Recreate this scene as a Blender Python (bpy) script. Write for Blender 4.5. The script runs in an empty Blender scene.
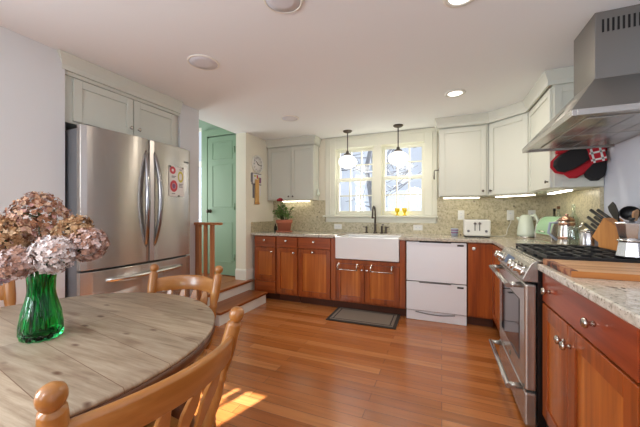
import bpy, bmesh, math, random
from mathutils import Vector, Matrix
random.seed(7)
C = bpy.context.scene.collection
S = bpy.context.scene
PI = math.pi
R = math.radians

# ------------------------------------------------------------------ camera, light, exposure
cam = bpy.data.cameras.new('camera'); camo = bpy.data.objects.new('camera', cam); C.objects.link(camo)
cam.sensor_width = 36; cam.lens = 36 * 294 / 640; cam.clip_start = 0.03
camo.location = (0, 0, 1.18); camo.rotation_euler = (R(90), 0, R(22.5))
S.camera = camo
S.view_settings.view_transform = 'Standard'; S.view_settings.look = 'None'
S.view_settings.gamma = 1; S.view_settings.use_curve_mapping = False
S.view_settings.exposure = 0.09

W = bpy.data.worlds.new('world'); S.world = W; W.use_nodes = True
bg = W.node_tree.nodes['Background']
bg.inputs[0].default_value = (0.86, 0.92, 1.0, 1); bg.inputs[1].default_value = 0.95

sun = bpy.data.lights.new('sun', 'SUN'); sun.energy = 38; sun.angle = R(0.6); sun.color = (1, .94, .85)
so = bpy.data.objects.new('sun', sun); C.objects.link(so)
so.rotation_euler = Vector((-.322, -1, -.505)).to_track_quat('-Z', 'Y').to_euler(); so.location = (3, 9, 6)

def area(name, loc, direction, sx, sy, power, color=(1, 1, 1), disk=False):
    l = bpy.data.lights.new(name, 'AREA'); l.shape = 'DISK' if disk else 'RECTANGLE'
    l.size = sx
    if not disk: l.size_y = sy
    l.energy = power; l.color = color
    o = bpy.data.objects.new(name, l); C.objects.link(o); o.location = loc
    o.rotation_euler = Vector(direction).to_track_quat('-Z', 'Y').to_euler()
    return o
area('fill_rear', (-1.1, -2.36, 1.45), (0, 1, .12), 1.4, 1.1, 18, (.88, .94, 1))    # added fill light in an unseen rear opening
area('daylight_left', (-2.44, -1.05, 1.45), (1, 0, .18), 1.3, 1.2, 80, (.84, .92, 1))    # left dining window
area('daylight_hall', (-4.15, 2.9, 1.5), (1, .1, 0), 0.8, 1.3, 22, (1, .98, .97))        # hall window
dl_ = bpy.data.lights.new('fill_behind_camera', 'POINT'); dl_.energy = 30; dl_.color = (.97, .98, 1); dl_.shadow_soft_size = .25
dlo = bpy.data.objects.new('fill_behind_camera', dl_); C.objects.link(dlo); dlo.location = (-.75, -.95, 1.72)   # added fill point behind the camera, lifts the ceiling

# ------------------------------------------------------------------ materials
def lin(r, g, b):
    f = lambda c: (c/255/12.92) if c/255 <= .04045 else ((c/255+.055)/1.055)**2.4
    return (f(r), f(g), f(b), 1)
def mat(name, col, rough=.5, metal=0, **kw):
    m = bpy.data.materials.new(name); m.use_nodes = True
    b = m.node_tree.nodes['Principled BSDF']
    b.inputs['Base Color'].default_value = col if len(col) == 4 else lin(*col)
    b.inputs['Roughness'].default_value = rough; b.inputs['Metallic'].default_value = metal
    for k, v in kw.items(): b.inputs[k].default_value = v
    return m
def N(m, t, **kw):
    n = m.node_tree.nodes.new(t)
    for k, v in kw.items(): setattr(n, k, v)
    return n
def L(m, a, b): m.node_tree.links.new(a, b)
def BS(m): return m.node_tree.nodes['Principled BSDF']
def coords(m, scale=(1, 1, 1), rot=(0, 0, 0)):
    tc = N(m, 'ShaderNodeTexCoord'); mp = N(m, 'ShaderNodeMapping')
    mp.inputs['Scale'].default_value = scale; mp.inputs['Rotation'].default_value = rot
    L(m, tc.outputs['Object'], mp.inputs[0]); return mp.outputs[0]
def noise(m, vec, scale, detail=4, rough=.55):
    n = N(m, 'ShaderNodeTexNoise'); n.inputs['Scale'].default_value = scale
    n.inputs['Detail'].default_value = detail; n.inputs['Roughness'].default_value = rough
    if vec: L(m, vec, n.inputs['Vector'])
    return n.outputs['Fac']
def ramp(m, fac, stops):
    r = N(m, 'ShaderNodeValToRGB'); e = r.color_ramp.elements
    while len(e) < len(stops): e.new(.5)
    for i, (p, c) in enumerate(stops):
        e[i].position = p; e[i].color = c if len(c) == 4 else lin(*c)
    L(m, fac, r.inputs[0]); return r.outputs[0]
def mix(m, fac, a, b, mode='MIX'):
    n = N(m, 'ShaderNodeMix', data_type='RGBA', blend_type=mode)
    if isinstance(fac, (int, float)): n.inputs[0].default_value = fac
    else: L(m, fac, n.inputs[0])
    for s, v in ((n.inputs[6], a), (n.inputs[7], b)):
        if isinstance(v, tuple): s.default_value = v if len(v) == 4 else lin(*v)
        else: L(m, v, s)
    return n.outputs[2]
def bump(m, fac, strength=.2, dist=.002):
    b = N(m, 'ShaderNodeBump'); b.inputs['Strength'].default_value = strength; b.inputs['Distance'].default_value = dist
    L(m, fac, b.inputs['Height']); L(m, b.outputs[0], BS(m).inputs['Normal'])
def wood(name, stops, axis='z', rough=.35, scale=1., coat=0.):
    m = mat(name, (100, 60, 30), rough)
    s = {'x': (1.2, 22, 22), 'y': (22, 1.2, 22), 'z': (22, 22, 1.2)}[axis]
    v = coords(m, tuple(k*scale for k in s))
    f = noise(m, v, 1.0, 6, .6)
    L(m, ramp(m, f, stops), BS(m).inputs['Base Color'])
    if coat: BS(m).inputs['Coat Weight'].default_value = coat; BS(m).inputs['Coat Roughness'].default_value = .12
    return m
def plaster(name, col, rough=.85):
    m = mat(name, col, rough); v = coords(m)
    bump(m, noise(m, v, 90, 3), .06, .002); return m

M = {}
M['wall'] = plaster('wall_paint', (218, 220, 221))
M['wall_daylit'] = plaster('daylight_tinted_wall', (204, 209, 220))  # bluish daylight on the right wall put into its colour
M['wall_dimmed'] = plaster('dimmed_rear_wall', (118, 108, 100))  # unseen rear wall coloured dark so the steel reflects a dim room
M['wall_cream'] = plaster('cream_wall_paint', (236, 231, 214))
M['ceiling'] = plaster('ceiling_paint', (236, 239, 240))
M['trim'] = mat('trim_paint', (236, 235, 226), .45)
M['casing'] = mat('window_paint', (224, 224, 208), .45)
M['cab'] = mat('grey_cabinet_paint', (209, 211, 200), .45)
M['green'] = mat('green_paint', (134, 160, 136), .5)
M['greenwall'] = plaster('green_wall_paint', (146, 168, 150))
CH = [(.25, (108, 46, 14)), (.5, (152, 72, 25)), (.75, (180, 96, 37))]
M['cherry'] = wood('cherry_upright', CH, 'z', .32, 1, .3)
M['cherry_x'] = wood('cherry_across', [(.25, (110, 48, 18)), (.5, (154, 72, 28)), (.75, (176, 92, 38))], 'x', .32, 1, .3)
M['cherry_y'] = wood('cherry_lengthwise', [(.25, (108, 42, 18)), (.5, (142, 58, 26)), (.75, (162, 74, 32))], 'y', .3, 1, .3)
M['cherry_light'] = wood('cherry_panel', [(.25, (144, 70, 24)), (.5, (180, 98, 36)), (.75, (206, 126, 54))], 'z', .32, 1, .3)
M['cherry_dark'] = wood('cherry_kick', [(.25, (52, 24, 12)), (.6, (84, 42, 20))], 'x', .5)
OK = [(.2, (132, 80, 32)), (.5, (166, 108, 50)), (.8, (188, 132, 72))]
M['oak'] = wood('chair_wood', OK, 'z', .3, 1, .4)
M['oak_x'] = wood('chair_wood_across', OK, 'x', .3, 1, .4)
M['rail'] = wood('rail_wood', [(.25, (150, 92, 54)), (.7, (190, 132, 86))], 'z', .4)
M['tread'] = wood('tread_wood', [(.25, (120, 62, 28)), (.7, (166, 96, 46))], 'y', .35, 1, .2)
M['table_leg'] = wood('dark_turned_wood', [(.25, (70, 40, 22)), (.7, (112, 70, 40))], 'z', .4)
M['block'] = wood('block_wood', [(.25, (160, 98, 44)), (.7, (204, 142, 74))], 'z', .45)
M['board'] = wood('board_wood', [(.25, (150, 106, 68)), (.5, (190, 146, 104)), (.75, (208, 168, 126))], 'x', .5)
M['board_edge'] = wood('board_end_wood', [(.25, (160, 92, 40)), (.7, (192, 124, 62))], 'x', .45)
M['tan'] = wood('tan_wood', [(.25, (206, 152, 84)), (.7, (226, 178, 108))], 'z', .5)
def chrome(name, col=(215, 213, 208), rough=.16): return mat(name, col, rough, 1)
M['chrome'] = chrome('chrome'); M['nickel'] = chrome('nickel', (196, 190, 182), .25)
M['dark_nickel'] = chrome('dark_nickel', (110, 104, 98), .3)
M['bronze'] = chrome('dark_bronze', (92, 84, 78), .35)
M['fridge_handle'] = chrome('dark_steel_handle', (160, 158, 158), .14); M['copper'] = chrome('copper', (170, 134, 116), .25)
M['alu'] = chrome('aluminium', (196, 196, 200), .24)
def steel(name, col, rough, axis, aniso=.8, met=.82):
    m = mat(name, col, rough, met)
    t = N(m, 'ShaderNodeTangent'); t.direction_type = 'RADIAL'; t.axis = 'Z'
    L(m, t.outputs[0], BS(m).inputs['Tangent']); BS(m).inputs['Anisotropic'].default_value = aniso
    BS(m).inputs['Anisotropic Rotation'].default_value = ANR
    return m
ANR = 0.25
M['steel'] = steel('brushed_steel', (186, 181, 175), .24, 'z', .9)
M['steel_y'] = steel('brushed_steel_lengthwise', (182, 178, 172), .27, 'y')
M['steel_hood'] = steel('hood_steel', (140, 137, 133), .34, 'z')
M['fridge_side'] = mat('grey_fridge_side', (112, 114, 118), .5)
M['black'] = mat('black_enamel', (16, 16, 17), .3)
M['iron'] = mat('cast_iron', (22, 22, 23), .5)
M['black_plastic'] = mat('black_plastic', (26, 26, 28), .4)
M['darkgrey'] = mat('dark_gap', (30, 29, 28), .7)
M['white'] = mat('white_ceramic', (236, 236, 236), .14)
M['dw'] = mat('white_appliance', (238, 240, 245), .3)
M['plastic'] = mat('white_plastic', (228, 228, 222), .35)
M['paper'] = mat('white_paper', (232, 230, 226), .7)
M['kettle'] = mat('pale_green_enamel', (212, 222, 208), .2)
M['mint'] = mat('mint_enamel', (156, 196, 158), .3)
M['yellow'] = mat('yellow_glass', (236, 206, 40), .2)
M['red'] = mat('red_cloth', (178, 22, 38), .8); M['black_cloth'] = mat('black_cloth', (34, 33, 34), .85)
M['red_print'] = mat('red_ink', (206, 84, 92), .7); M['yellow_print'] = mat('yellow_ink', (206, 196, 90), .7)
M['grey_print'] = mat('grey_ink', (120, 120, 126), .7); M['violet_print'] = mat('violet_ink', (140, 96, 130), .7)
M['teal_print'] = mat('teal_ink', (70, 120, 130), .7)
M['terracotta'] = mat('terracotta', (182, 110, 84), .8)
M['soil'] = mat('soil', (50, 36, 26), .95)
M['leaf'] = mat('rose_leaf', (98, 132, 64), .5); M['rose'] = mat('rose_petal', (150, 14, 34), .6)
M['stem'] = mat('stem_green', (70, 84, 44), .6)
M['speaker'] = mat('speaker_grille', (214, 214, 218), .8)
M['cork'] = mat('bottle_cap', (110, 72, 44), .6)
M['cream_handle'] = mat('cream_handle', (212, 200, 176), .4)
M['blue_grey'] = mat('blue_grey_glaze', (150, 160, 178), .3)
M['bark'] = wood('bark', [(.3, (120, 122, 132)), (.7, (178, 182, 192))], 'z', .9, .3)
M['oil'] = mat('dark_bottle_glass', (40, 34, 22), .12)

def emit(name, col, s):
    m = mat(name, col, .5); b = BS(m)
    b.inputs['Emission Color'].default_value = col if len(col) == 4 else lin(*col); b.inputs['Emission Strength'].default_value = s
    return m
M['globe'] = emit('opal_globe', (1, .96, .9, 1), .95)
M['lamp'] = emit('lamp_disc', (1, .96, .88, 1), 4)
M['strip'] = emit('light_strip', (1, .93, .74, 1), 9)
M['display'] = emit('display', (.05, .08, .14, 1), .4)

def glassy(name, tint=(.96, .98, 1, 1), refl=.10):
    m = bpy.data.materials.new(name); m.use_nodes = True; nt = m.node_tree
    nt.nodes.remove(nt.nodes['Principled BSDF']); out = nt.nodes['Material Output']
    t = nt.nodes.new('ShaderNodeBsdfTransparent'); t.inputs[0].default_value = tint
    g = nt.nodes.new('ShaderNodeBsdfGlossy'); g.inputs['Roughness'].default_value = .02
    lw = nt.nodes.new('ShaderNodeLayerWeight'); pw = nt.nodes.new('ShaderNodeMath'); pw.operation = 'POWER'; pw.inputs[1].default_value = 5
    ad = nt.nodes.new('ShaderNodeMath'); ad.operation = 'MULTIPLY_ADD'; ad.inputs[1].default_value = .6; ad.inputs[2].default_value = refl
    nt.links.new(lw.outputs['Facing'], pw.inputs[0])
    mx = nt.nodes.new('ShaderNodeMixShader')
    nt.links.new(pw.outputs[0], ad.inputs[0]); nt.links.new(ad.outputs[0], mx.inputs[0])
    nt.links.new(t.outputs[0], mx.inputs[1]); nt.links.new(g.outputs[0], mx.inputs[2])
    nt.links.new(mx.outputs[0], out.inputs[0]); return m
M['pane'] = glassy('window_pane', refl=.04)
M['clear'] = glassy('clear_glass', (.86, .92, .90, 1), .12)
M['green_glass'] = mat('green_glass', (70, 214, 130), .02, 0, **{'Transmission Weight': 1.0, 'IOR': 1.35})
M['oven_glass'] = mat('oven_glass', (34, 36, 42), .06)


def granite(name, base, dark, warm, rough=.18):
    m = mat(name, base, rough); v = coords(m)
    a = ramp(m, noise(m, v, 38, 5, .7), [(.32, dark), (.45, base), (.6, warm)])
    sp = ramp(m, noise(m, v, 95, 3, .6), [(.60, (0, 0, 0, 1)), (.67, (1, 1, 1, 1))])
    c = mix(m, sp, a, lin(70, 64, 54))
    big = ramp(m, noise(m, v, 20, 2, .5), [(.68, (0, 0, 0, 1)), (.73, (1, 1, 1, 1))])
    c = mix(m, big, c, lin(92, 84, 72)); L(m, c, BS(m).inputs['Base Color']); return m
M['granite'] = granite('granite_splash', (188, 178, 146), (142, 134, 110), (206, 196, 166), .3)
M['granite_top'] = granite('granite_counter', (190, 181, 166), (142, 134, 122), (206, 198, 184), .14)

def floor_mat():
    m = mat('oak_floor', (160, 90, 48), .24)
    v = coords(m)
    b = N(m, 'ShaderNodeTexBrick'); b.offset = .37; b.offset_frequency = 2
    L(m, v, b.inputs['Vector'])
    b.inputs['Color1'].default_value = (0, 0, 0, 1); b.inputs['Color2'].default_value = (1, 1, 1, 1)
    b.inputs['Mortar'].default_value = (.5, .5, .5, 1)
    b.inputs['Scale'].default_value = 1; b.inputs['Mortar Size'].default_value = .0011
    b.inputs['Brick Width'].default_value = 1.15; b.inputs['Row Height'].default_value = .083; b.inputs['Bias'].default_value = 0
    plank = ramp(m, b.outputs['Color'], [(0, (160, 92, 42)), (.5, (180, 108, 54)), (1, (196, 128, 74))])
    g = noise(m, coords(m, (1.6, 34, 1)), 1, 6, .65)
    gr = ramp(m, g, [(.3, (150, 150, 150)), (.55, (255, 255, 255))])
    c = mix(m, .45, plank, gr, 'MULTIPLY')
    c = mix(m, b.outputs['Fac'], c, lin(74, 38, 18))
    L(m, c, BS(m).inputs['Base Color'])
    BS(m).inputs['Coat Weight'].default_value = .25; BS(m).inputs['Coat Roughness'].default_value = .14
    return m
M['floor'] = floor_mat()

def table_mat():
    m = mat('weathered_pine', (170, 145, 115), .42)
    v = coords(m, rot=(0, 0, R(8)))
    b = N(m, 'ShaderNodeTexBrick'); b.offset = .5; L(m, v, b.inputs['Vector'])
    b.inputs['Color1'].default_value = (0, 0, 0, 1); b.inputs['Color2'].default_value = (1, 1, 1, 1)
    b.inputs['Scale'].default_value = 1; b.inputs['Mortar Size'].default_value = .0012
    b.inputs['Brick Width'].default_value = 8; b.inputs['Row Height'].default_value = .13
    v2 = coords(m, (2.2, 30, 1), (0, 0, R(8)))
    g = noise(m, v2, 1.6, 9, .72)
    c = ramp(m, g, [(.22, (122, 98, 78)), (.42, (168, 148, 124)), (.62, (194, 176, 152)), (.8, (208, 194, 172))])
    pl = ramp(m, b.outputs['Color'], [(0, (222, 222, 222)), (1, (255, 255, 255))])
    c = mix(m, 1, c, pl, 'MULTIPLY')
    k = N(m, 'ShaderNodeTexVoronoi'); k.inputs['Scale'].default_value = 8.5
    L(m, coords(m, (.55, 1.25, 1), (0, 0, R(8))), k.inputs['Vector'])
    kf = ramp(m, k.outputs['Distance'], [(.05, (1, 1, 1, 1)), (.12, (0, 0, 0, 1))])
    c = mix(m, kf, c, lin(92, 62, 44))
    st = ramp(m, noise(m, coords(m, (3, 14, 1), (0, 0, R(8))), 1, 3), [(.58, (0, 0, 0, 1)), (.72, (.8, .8, .8, 1))])
    c = mix(m, st, c, lin(108, 80, 60))
    c = mix(m, b.outputs['Fac'], c, lin(120, 94, 72))
    L(m, c, BS(m).inputs['Base Color']); return m
M['table'] = table_mat()

def petal_mat(name, stops):
    m = mat(name, (180, 140, 110), .8)
    g = N(m, 'ShaderNodeNewGeometry')
    L(m, ramp(m, g.outputs['Random Per Island'], stops), BS(m).inputs['Base Color'])
    BS(m).inputs['Subsurface Weight'].default_value = 0
    return m
M['pet_brown'] = petal_mat('petals_brown', [(0, (116, 68, 48)), (.35, (162, 112, 80)), (.65, (206, 172, 142)), (.85, (190, 140, 132)), (1, (228, 208, 196))])
M['pet_pink'] = petal_mat('petals_pink', [(0, (140, 96, 74)), (.35, (184, 142, 122)), (.7, (206, 176, 168)), (1, (230, 214, 212))])
M['pet_white'] = petal_mat('petals_white', [(0, (176, 132, 110)), (.3, (218, 200, 194)), (1, (246, 240, 240))])
M['pet_mauve'] = petal_mat('petals_mauve', [(0, (140, 94, 96)), (.5, (180, 142, 154)), (1, (210, 190, 208))])
M['pet_tan'] = petal_mat('petals_tan', [(0, (140, 94, 58)), (.5, (188, 146, 102)), (1, (214, 182, 146))])

# ------------------------------------------------------------------ mesh helpers
def NB(): return bmesh.new()
def box(bm, x0, x1, y0, y1, z0, z1, mi=0, Mx=None):
    vs = [bm.verts.new(Mx @ Vector(p) if Mx else p) for p in
          [(x0, y0, z0), (x1, y0, z0), (x1, y1, z0), (x0, y1, z0), (x0, y0, z1), (x1, y0, z1), (x1, y1, z1), (x0, y1, z1)]]
    for f in [(0, 3, 2, 1), (4, 5, 6, 7), (0, 1, 5, 4), (1, 2, 6, 5), (2, 3, 7, 6), (3, 0, 4, 7)]:
        bm.faces.new([vs[i] for i in f]).material_index = mi
    return bm
def prism(bm, pts, a, b, axis='y', mi=0, Mx=None):
    def P(p, t):
        q = {'y': (p[0], t, p[1]), 'x': (t, p[0], p[1]), 'z': (p[0], p[1], t)}[axis]
        return Mx @ Vector(q) if Mx else q
    v0 = [bm.verts.new(P(p, a)) for p in pts]; v1 = [bm.verts.new(P(p, b)) for p in pts]
    n = len(pts)
    fs = [bm.faces.new(v0), bm.faces.new(v1[::-1])]
    for i in range(n): fs.append(bm.faces.new([v0[i], v1[i], v1[(i+1) % n], v0[(i+1) % n]]))
    for f in fs: f.material_index = mi
    return bm
def tube(bm, pts, rad, seg=10, mi=0, caps=True, flat=None):
    pts = [Vector(p) for p in pts]; n = len(pts)
    rad = [rad]*n if isinstance(rad, (int, float)) else rad
    rings = []; up = None
    for i in range(n):
        t = (pts[min(i+1, n-1)] - pts[max(i-1, 0)]).normalized()
        if up is None:
            up = Vector((0, 0, 1)) if abs(t.z) < .9 else Vector((1, 0, 0))
        u = (up - t*up.dot(t)).normalized(); w = t.cross(u); up = u
        fu, fw = flat if flat else (1, 1)
        rings.append([bm.verts.new(pts[i] + rad[i]*(fu*math.cos(2*PI*k/seg)*u + fw*math.sin(2*PI*k/seg)*w)) for k in range(seg)])
    for i in range(n-1):
        for k in range(seg):
            f = bm.faces.new([rings[i][k], rings[i][(k+1) % seg], rings[i+1][(k+1) % seg], rings[i+1][k]]); f.material_index = mi; f.smooth = True
    if caps:
        bm.faces.new(rings[0][::-1]).material_index = mi; bm.faces.new(rings[-1]).material_index = mi
    return bm
def lathe(bm, prof, c=(0, 0, 0), seg=24, mi=0, Mx=None, sx=1, sy=1, smooth=True, twist=0, flute=0, nfl=0):
    rings = []
    for j, (r, z) in enumerate(prof):
        ring = []
        if r < 1e-5:
            p = Vector((c[0], c[1], c[2]+z)); ring = [bm.verts.new(Mx @ p if Mx else p)]
        else:
            for k in range(seg):
                a = 2*PI*k/seg
                rr = r*(1+flute*math.cos(nfl*(a+twist*j))) if flute else r
                p = Vector((c[0]+sx*rr*math.cos(a), c[1]+sy*rr*math.sin(a), c[2]+z))
                ring.append(bm.verts.new(Mx @ p if Mx else p))
        rings.append(ring)
    for a, b in zip(rings, rings[1:]):
        if len(a) == 1 and len(b) == 1: continue
        for k in range(seg):
            if len(a) == 1: f = bm.faces.new([a[0], b[(k+1) % seg], b[k]])
            elif len(b) == 1: f = bm.faces.new([a[k], a[(k+1) % seg], b[0]])
            else: f = bm.faces.new([a[k], a[(k+1) % seg], b[(k+1) % seg], b[k]])
            f.material_index = mi; f.smooth = smooth
    for ring, rev in ((rings[0], True), (rings[-1], False)):
        if len(ring) > 1: bm.faces.new(ring[::-1] if rev else ring).material_index = mi
    return bm
def ball(bm, c, r, seg=16, mi=0, sz=1):
    n = 8
    return lathe(bm, [(r*math.sin(PI*i/n), -sz*r*math.cos(PI*i/n)) for i in range(n+1)], c, seg, mi)
def quad(bm, pts, mi=0):
    f = bm.faces.new([bm.verts.new(p) for p in pts]); f.material_index = mi; return f
def sweep(bm, path, prof, mi=0, closed_ends=True):
    """sweep profile [(d,z)] along a 2D path; d is measured to the right of travel"""
    n = len(path); P = [Vector((p[0], p[1])) for p in path]; rings = []
    for i in range(n):
        ds = []
        if i > 0: ds.append((P[i]-P[i-1]).normalized())
        if i < n-1: ds.append((P[i+1]-P[i]).normalized())
        nr = [Vector((d.y, -d.x)) for d in ds]
        if len(nr) == 2:
            b = (nr[0]+nr[1]).normalized(); b = b / max(.3, b.dot(nr[0]))
        else: b = nr[0]
        rings.append([bm.verts.new((P[i].x+b.x*d, P[i].y+b.y*d, z)) for d, z in prof])
    m = len(prof)
    for a, b in zip(rings, rings[1:]):
        for k in range(m):
            bm.faces.new([a[k], a[(k+1) % m], b[(k+1) % m], b[k]]).material_index = mi
    bm.faces.new(rings[0][::-1]); bm.faces.new(rings[-1])
    return bm

def origin(o):
    v = Vector((0, 0, 0))
    while o: v += o.location; o = o.parent
    return v
def build(name, bm, mats, parent=None, loc=None, bevel=0, seg=2, shift=True):
    """one mesh object; bm is in world coordinates (or local to an unmoved parent)"""
    bmesh.ops.recalc_face_normals(bm, faces=bm.faces)
    base = origin(parent) if parent else (Vector(loc) if loc else Vector((0, 0, 0)))
    if shift and base.length > 0: bmesh.ops.translate(bm, verts=bm.verts, vec=-base)
    me = bpy.data.meshes.new(name); bm.to_mesh(me); bm.free()
    for m in (mats if isinstance(mats, (list, tuple)) else [mats]): me.materials.append(M[m] if isinstance(m, str) else m)
    o = bpy.data.objects.new(name, me); C.objects.link(o)
    if parent: o.parent = parent
    elif loc: o.location = loc
    if bevel:
        b = o.modifiers.new('bevel', 'BEVEL'); b.width = bevel; b.segments = seg; b.limit_method = 'ANGLE'; b.angle_limit = R(40)
    return o
def tag(o, label, cat, group=None):
    o['label'] = label; o['category'] = cat
    if group: o['group'] = group
    return o
def thing(name, label, cat, loc, group=None, rz=0):
    o = bpy.data.objects.new(name, None); C.objects.link(o); o.location = loc; o.rotation_euler = (0, 0, rz)
    o.empty_display_size = .1
    return tag(o, label, cat, group)
def struct(name, bm, mats, bevel=0, parent=None):
    o = build(name, bm, mats, parent, bevel=bevel)
    if not parent: o['kind'] = 'structure'
    return o
def dup(root, loc, rz, label, group=None):
    def cp(o, p):
        c = o.copy(); C.objects.link(c); c.parent = p
        for ch in [x for x in bpy.data.objects if x.parent == o and x != c]: cp(ch, c)
        return c
    r = cp(root, None); r.location = loc; r.rotation_euler = (0, 0, rz); r['label'] = label
    if group: r['group'] = group
    return r

# ------------------------------------------------------------------ the room
CE = 2.28; BW = 4.03; RW = 1.10; LW = -2.39; LWB = -2.456
struct('floor', box(NB(), -2.75, RW+.1, -2.4, BW+.1, -.06, 0), 'floor')
struct('ceiling', box(NB(), -3.05, RW+.1, -2.4, 1.19, CE, CE+.06), 'ceiling')
b = NB(); box(b, -3.05, RW+.1, 1.19, 2.41, CE, CE+.06); box(b, -2.62, RW+.1, 2.41, BW+.1, CE, CE+.06)
struct('ceiling_kitchen', b, 'ceiling')
b = NB(); box(b, LW-.12, LW, -.40, 1.195, 0, CE); box(b, LW-.12, LW, -2.4, -1.70, 0, CE); box(b, LW-.12, LW, -1.70, -.40, 0, .85); box(b, LW-.12, LW, -1.70, -.40, 2.05, CE)
struct('wall_left', b, 'wall')
b = NB(); box(b, -3.05, LW-.12, 1.10, 1.195, 0, CE); struct('wall_alcove_side', b, 'wall')
b = NB(); box(b, -3.05, -3.0, 1.195, 2.165, 0, CE); struct('wall_alcove_back', b, 'wall')
b = NB(); box(b, -3.05, -2.40, 2.165, 2.41, 0, CE)
struct('wall_pilaster', b, 'wall')
b = NB(); box(b, -2.62, LWB, 3.30, BW+.1, 0, CE); struct('wall_left_rear', b, ['wall_cream'])
b = NB(); WX0, WX1, WZ0, WZ1 = -1.46, -.17, 1.15, 2.14
box(b, -2.62, WX0, BW, BW+.15, 0, CE); box(b, WX1, RW+.15, BW, BW+.15, 0, CE)
box(b, WX0, WX1, BW, BW+.15, 0, WZ0); box(b, WX0, WX1, BW, BW+.15, WZ1, CE)
struct('wall_back', b, 'wall_cream')
struct('wall_right', box(NB(), RW, RW+.15, -2.4, BW, 0, CE), 'wall_daylit')
b = NB(); box(b, LW-.12, -1.8, -2.5, -2.4, 0, CE); box(b, -.4, RW+.15, -2.5, -2.4, 0, CE); box(b, -1.8, -.4, -2.5, -2.4, 2.0, CE); box(b, -1.8, -.4, -2.5, -2.4, 0, .9)
struct('wall_rear', b, 'wall_dimmed')
# hall behind the opening
b = NB()
box(b, -4.3, -2.62, 2.36, 3.60, .215, .275)
struct('floor_hall', b, 'tread')
b = NB(); box(b, -3.395, -2.62, 3.46, 3.56, .275, 2.75); box(b, -4.3, -3.9, 3.46, 3.56, .275, 2.75); box(b, -3.9, -3.395, 3.46, 3.56, .275, .95); box(b, -3.9, -3.395, 3.46, 3.56, 2.5, 2.75); struct('wall_hall', b, 'greenwall')
b = NB(); box(b, -4.3, -3.05, 2.10, 2.2, .275, 2.75); box(b, -2.70, -2.62, 2.41, 3.46, CE+.06, 2.75)
struct('wall_hall_near', b, 'greenwall')
b = NB()
box(b, -4.3, -4.2, 2.2, 3.46, .275, .75); box(b, -4.3, -4.2, 2.2, 3.46, 2.2, 2.75); box(b, -4.3, -4.2, 2.2, 2.45, .75, 2.2); box(b, -4.3, -4.2, 3.40, 3.46, .75, 2.2)
struct('wall_hall_end', b, 'greenwall')
struct('ceiling_hall', box(NB(), -4.3, -2.62, 2.1, 3.56, 2.75, 2.8), 'ceiling')
b = NB()
for z0, z1 in ((.75, .80), (1.45, 1.50), (2.15, 2.2)): box(b, -4.25, -4.20, 2.45, 3.40, z0, z1)
for y0 in (2.45, 2.75, 3.05, 3.35): box(b, -4.25, -4.20, y0, y0+.04, .75, 2.2)
w = struct('window_3', b, 'trim'); build('pane', box(NB(), -4.24, -4.236, 2.45, 3.4, .75, 2.2), 'pane', w)
b = NB()
for z0, z1 in ((.95, 1.0), (1.42, 1.45), (1.90, 1.98), (2.45, 2.5)): box(b, -3.9, -3.395, 3.48, 3.53, z0, z1)
for x0 in (-3.9, -3.66, -3.415): box(b, x0, x0+.02, 3.48, 3.53, .95, 2.5)
w = struct('window_4', b, 'trim'); build('pane', box(NB(), -3.9, -3.395, 3.50, 3.504, .95, 2.5), 'pane', w)
# trim at the opening
b = NB(); sweep(b, [(LWB, BW), (LWB, 3.30), (-2.62, 3.30)], [(0, .275), (0, .42), (-.012, .42), (-.016, .40), (-.016, .275)])
struct('baseboard_left', b, 'trim')
b = NB(); sweep(b, [(-2.62, 2.41), (-2.40, 2.41), (-2.40, 2.165)], [(0, .0), (0, .13), (-.012, .13), (-.015, .11), (-.015, .0)]); b2 = b
struct('baseboard_pilaster', b2, 'trim')
struct('baseboard_right', box(NB(), RW-.015, RW, -2.4, .3, 0, .12), 'trim', .003)
struct('baseboard_left_near', box(NB(), LW, LW+.015, -2.4, 1.19, 0, .13), 'trim', .003)

# ---- steps up to the hall
b = NB(); box(b, -2.62, -2.40, 2.41, 3.40, .245, .275); o = NB()
st = struct('step_landing', b, 'tread', .006)
build('riser', box(NB(), -2.62, -2.425, 2.42, 3.38, 0.0, .245), 'trim', st)
st = struct('step_lower', box(NB(), -2.425, -2.13, 2.43, 3.335, .115, .142), 'tread', .006)
build('riser', box(NB(), -2.425, -2.15, 2.44, 3.32, 0, .115), 'trim', st)

# ---- green hall door
d = struct('door_1', box(NB(), -3.238, -2.70, 3.425, 3.46, .285, 2.31), 'green', .003)
b = NB()
for x0, x1, z0, z1 in ((-3.14, -2.80, 1.98, 2.22), (-3.14, -2.80, 1.28, 1.88), (-3.14, -2.80, .48, 1.04)):
    box(b, x0-.015, x1+.015, 3.420, 3.4249, z0-.015, z0); box(b, x0-.015, x1+.015, 3.420, 3.4249, z1, z1+.015)
    box(b, x0-.015, x0, 3.420, 3.4249, z0, z1); box(b, x1, x1+.015, 3.420, 3.4249, z0, z1)
build('panel_moulding', b, 'green', d, bevel=.003)
b = NB(); Mx = Matrix.Translation((-3.19, 3.425, 1.215)) @ Matrix.Rotation(R(90), 4, 'X')
lathe(b, [(.028, 0), (.028, .006), (.011, .012), (.011, .035), (.026, .045), (.028, .06), (.018, .07), (0, .072)], (0, 0, 0), 16, 0, Mx)
o = build('door_knob', b, 'bronze', d)
for z in (.55, 1.28, 2.1):
    build('hinge', tube(NB(), [(-2.745, 3.418, z-.045), (-2.745, 3.418, z+.045)], .008, 8), 'green', d)
b = NB(); box(b, -3.345, -3.245, 3.42, 3.46, .275, 2.33); box(b, -3.345, -2.63, 3.42, 3.46, 2.33, 2.43)
struct('trim_door', b, 'green', .004)

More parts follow.
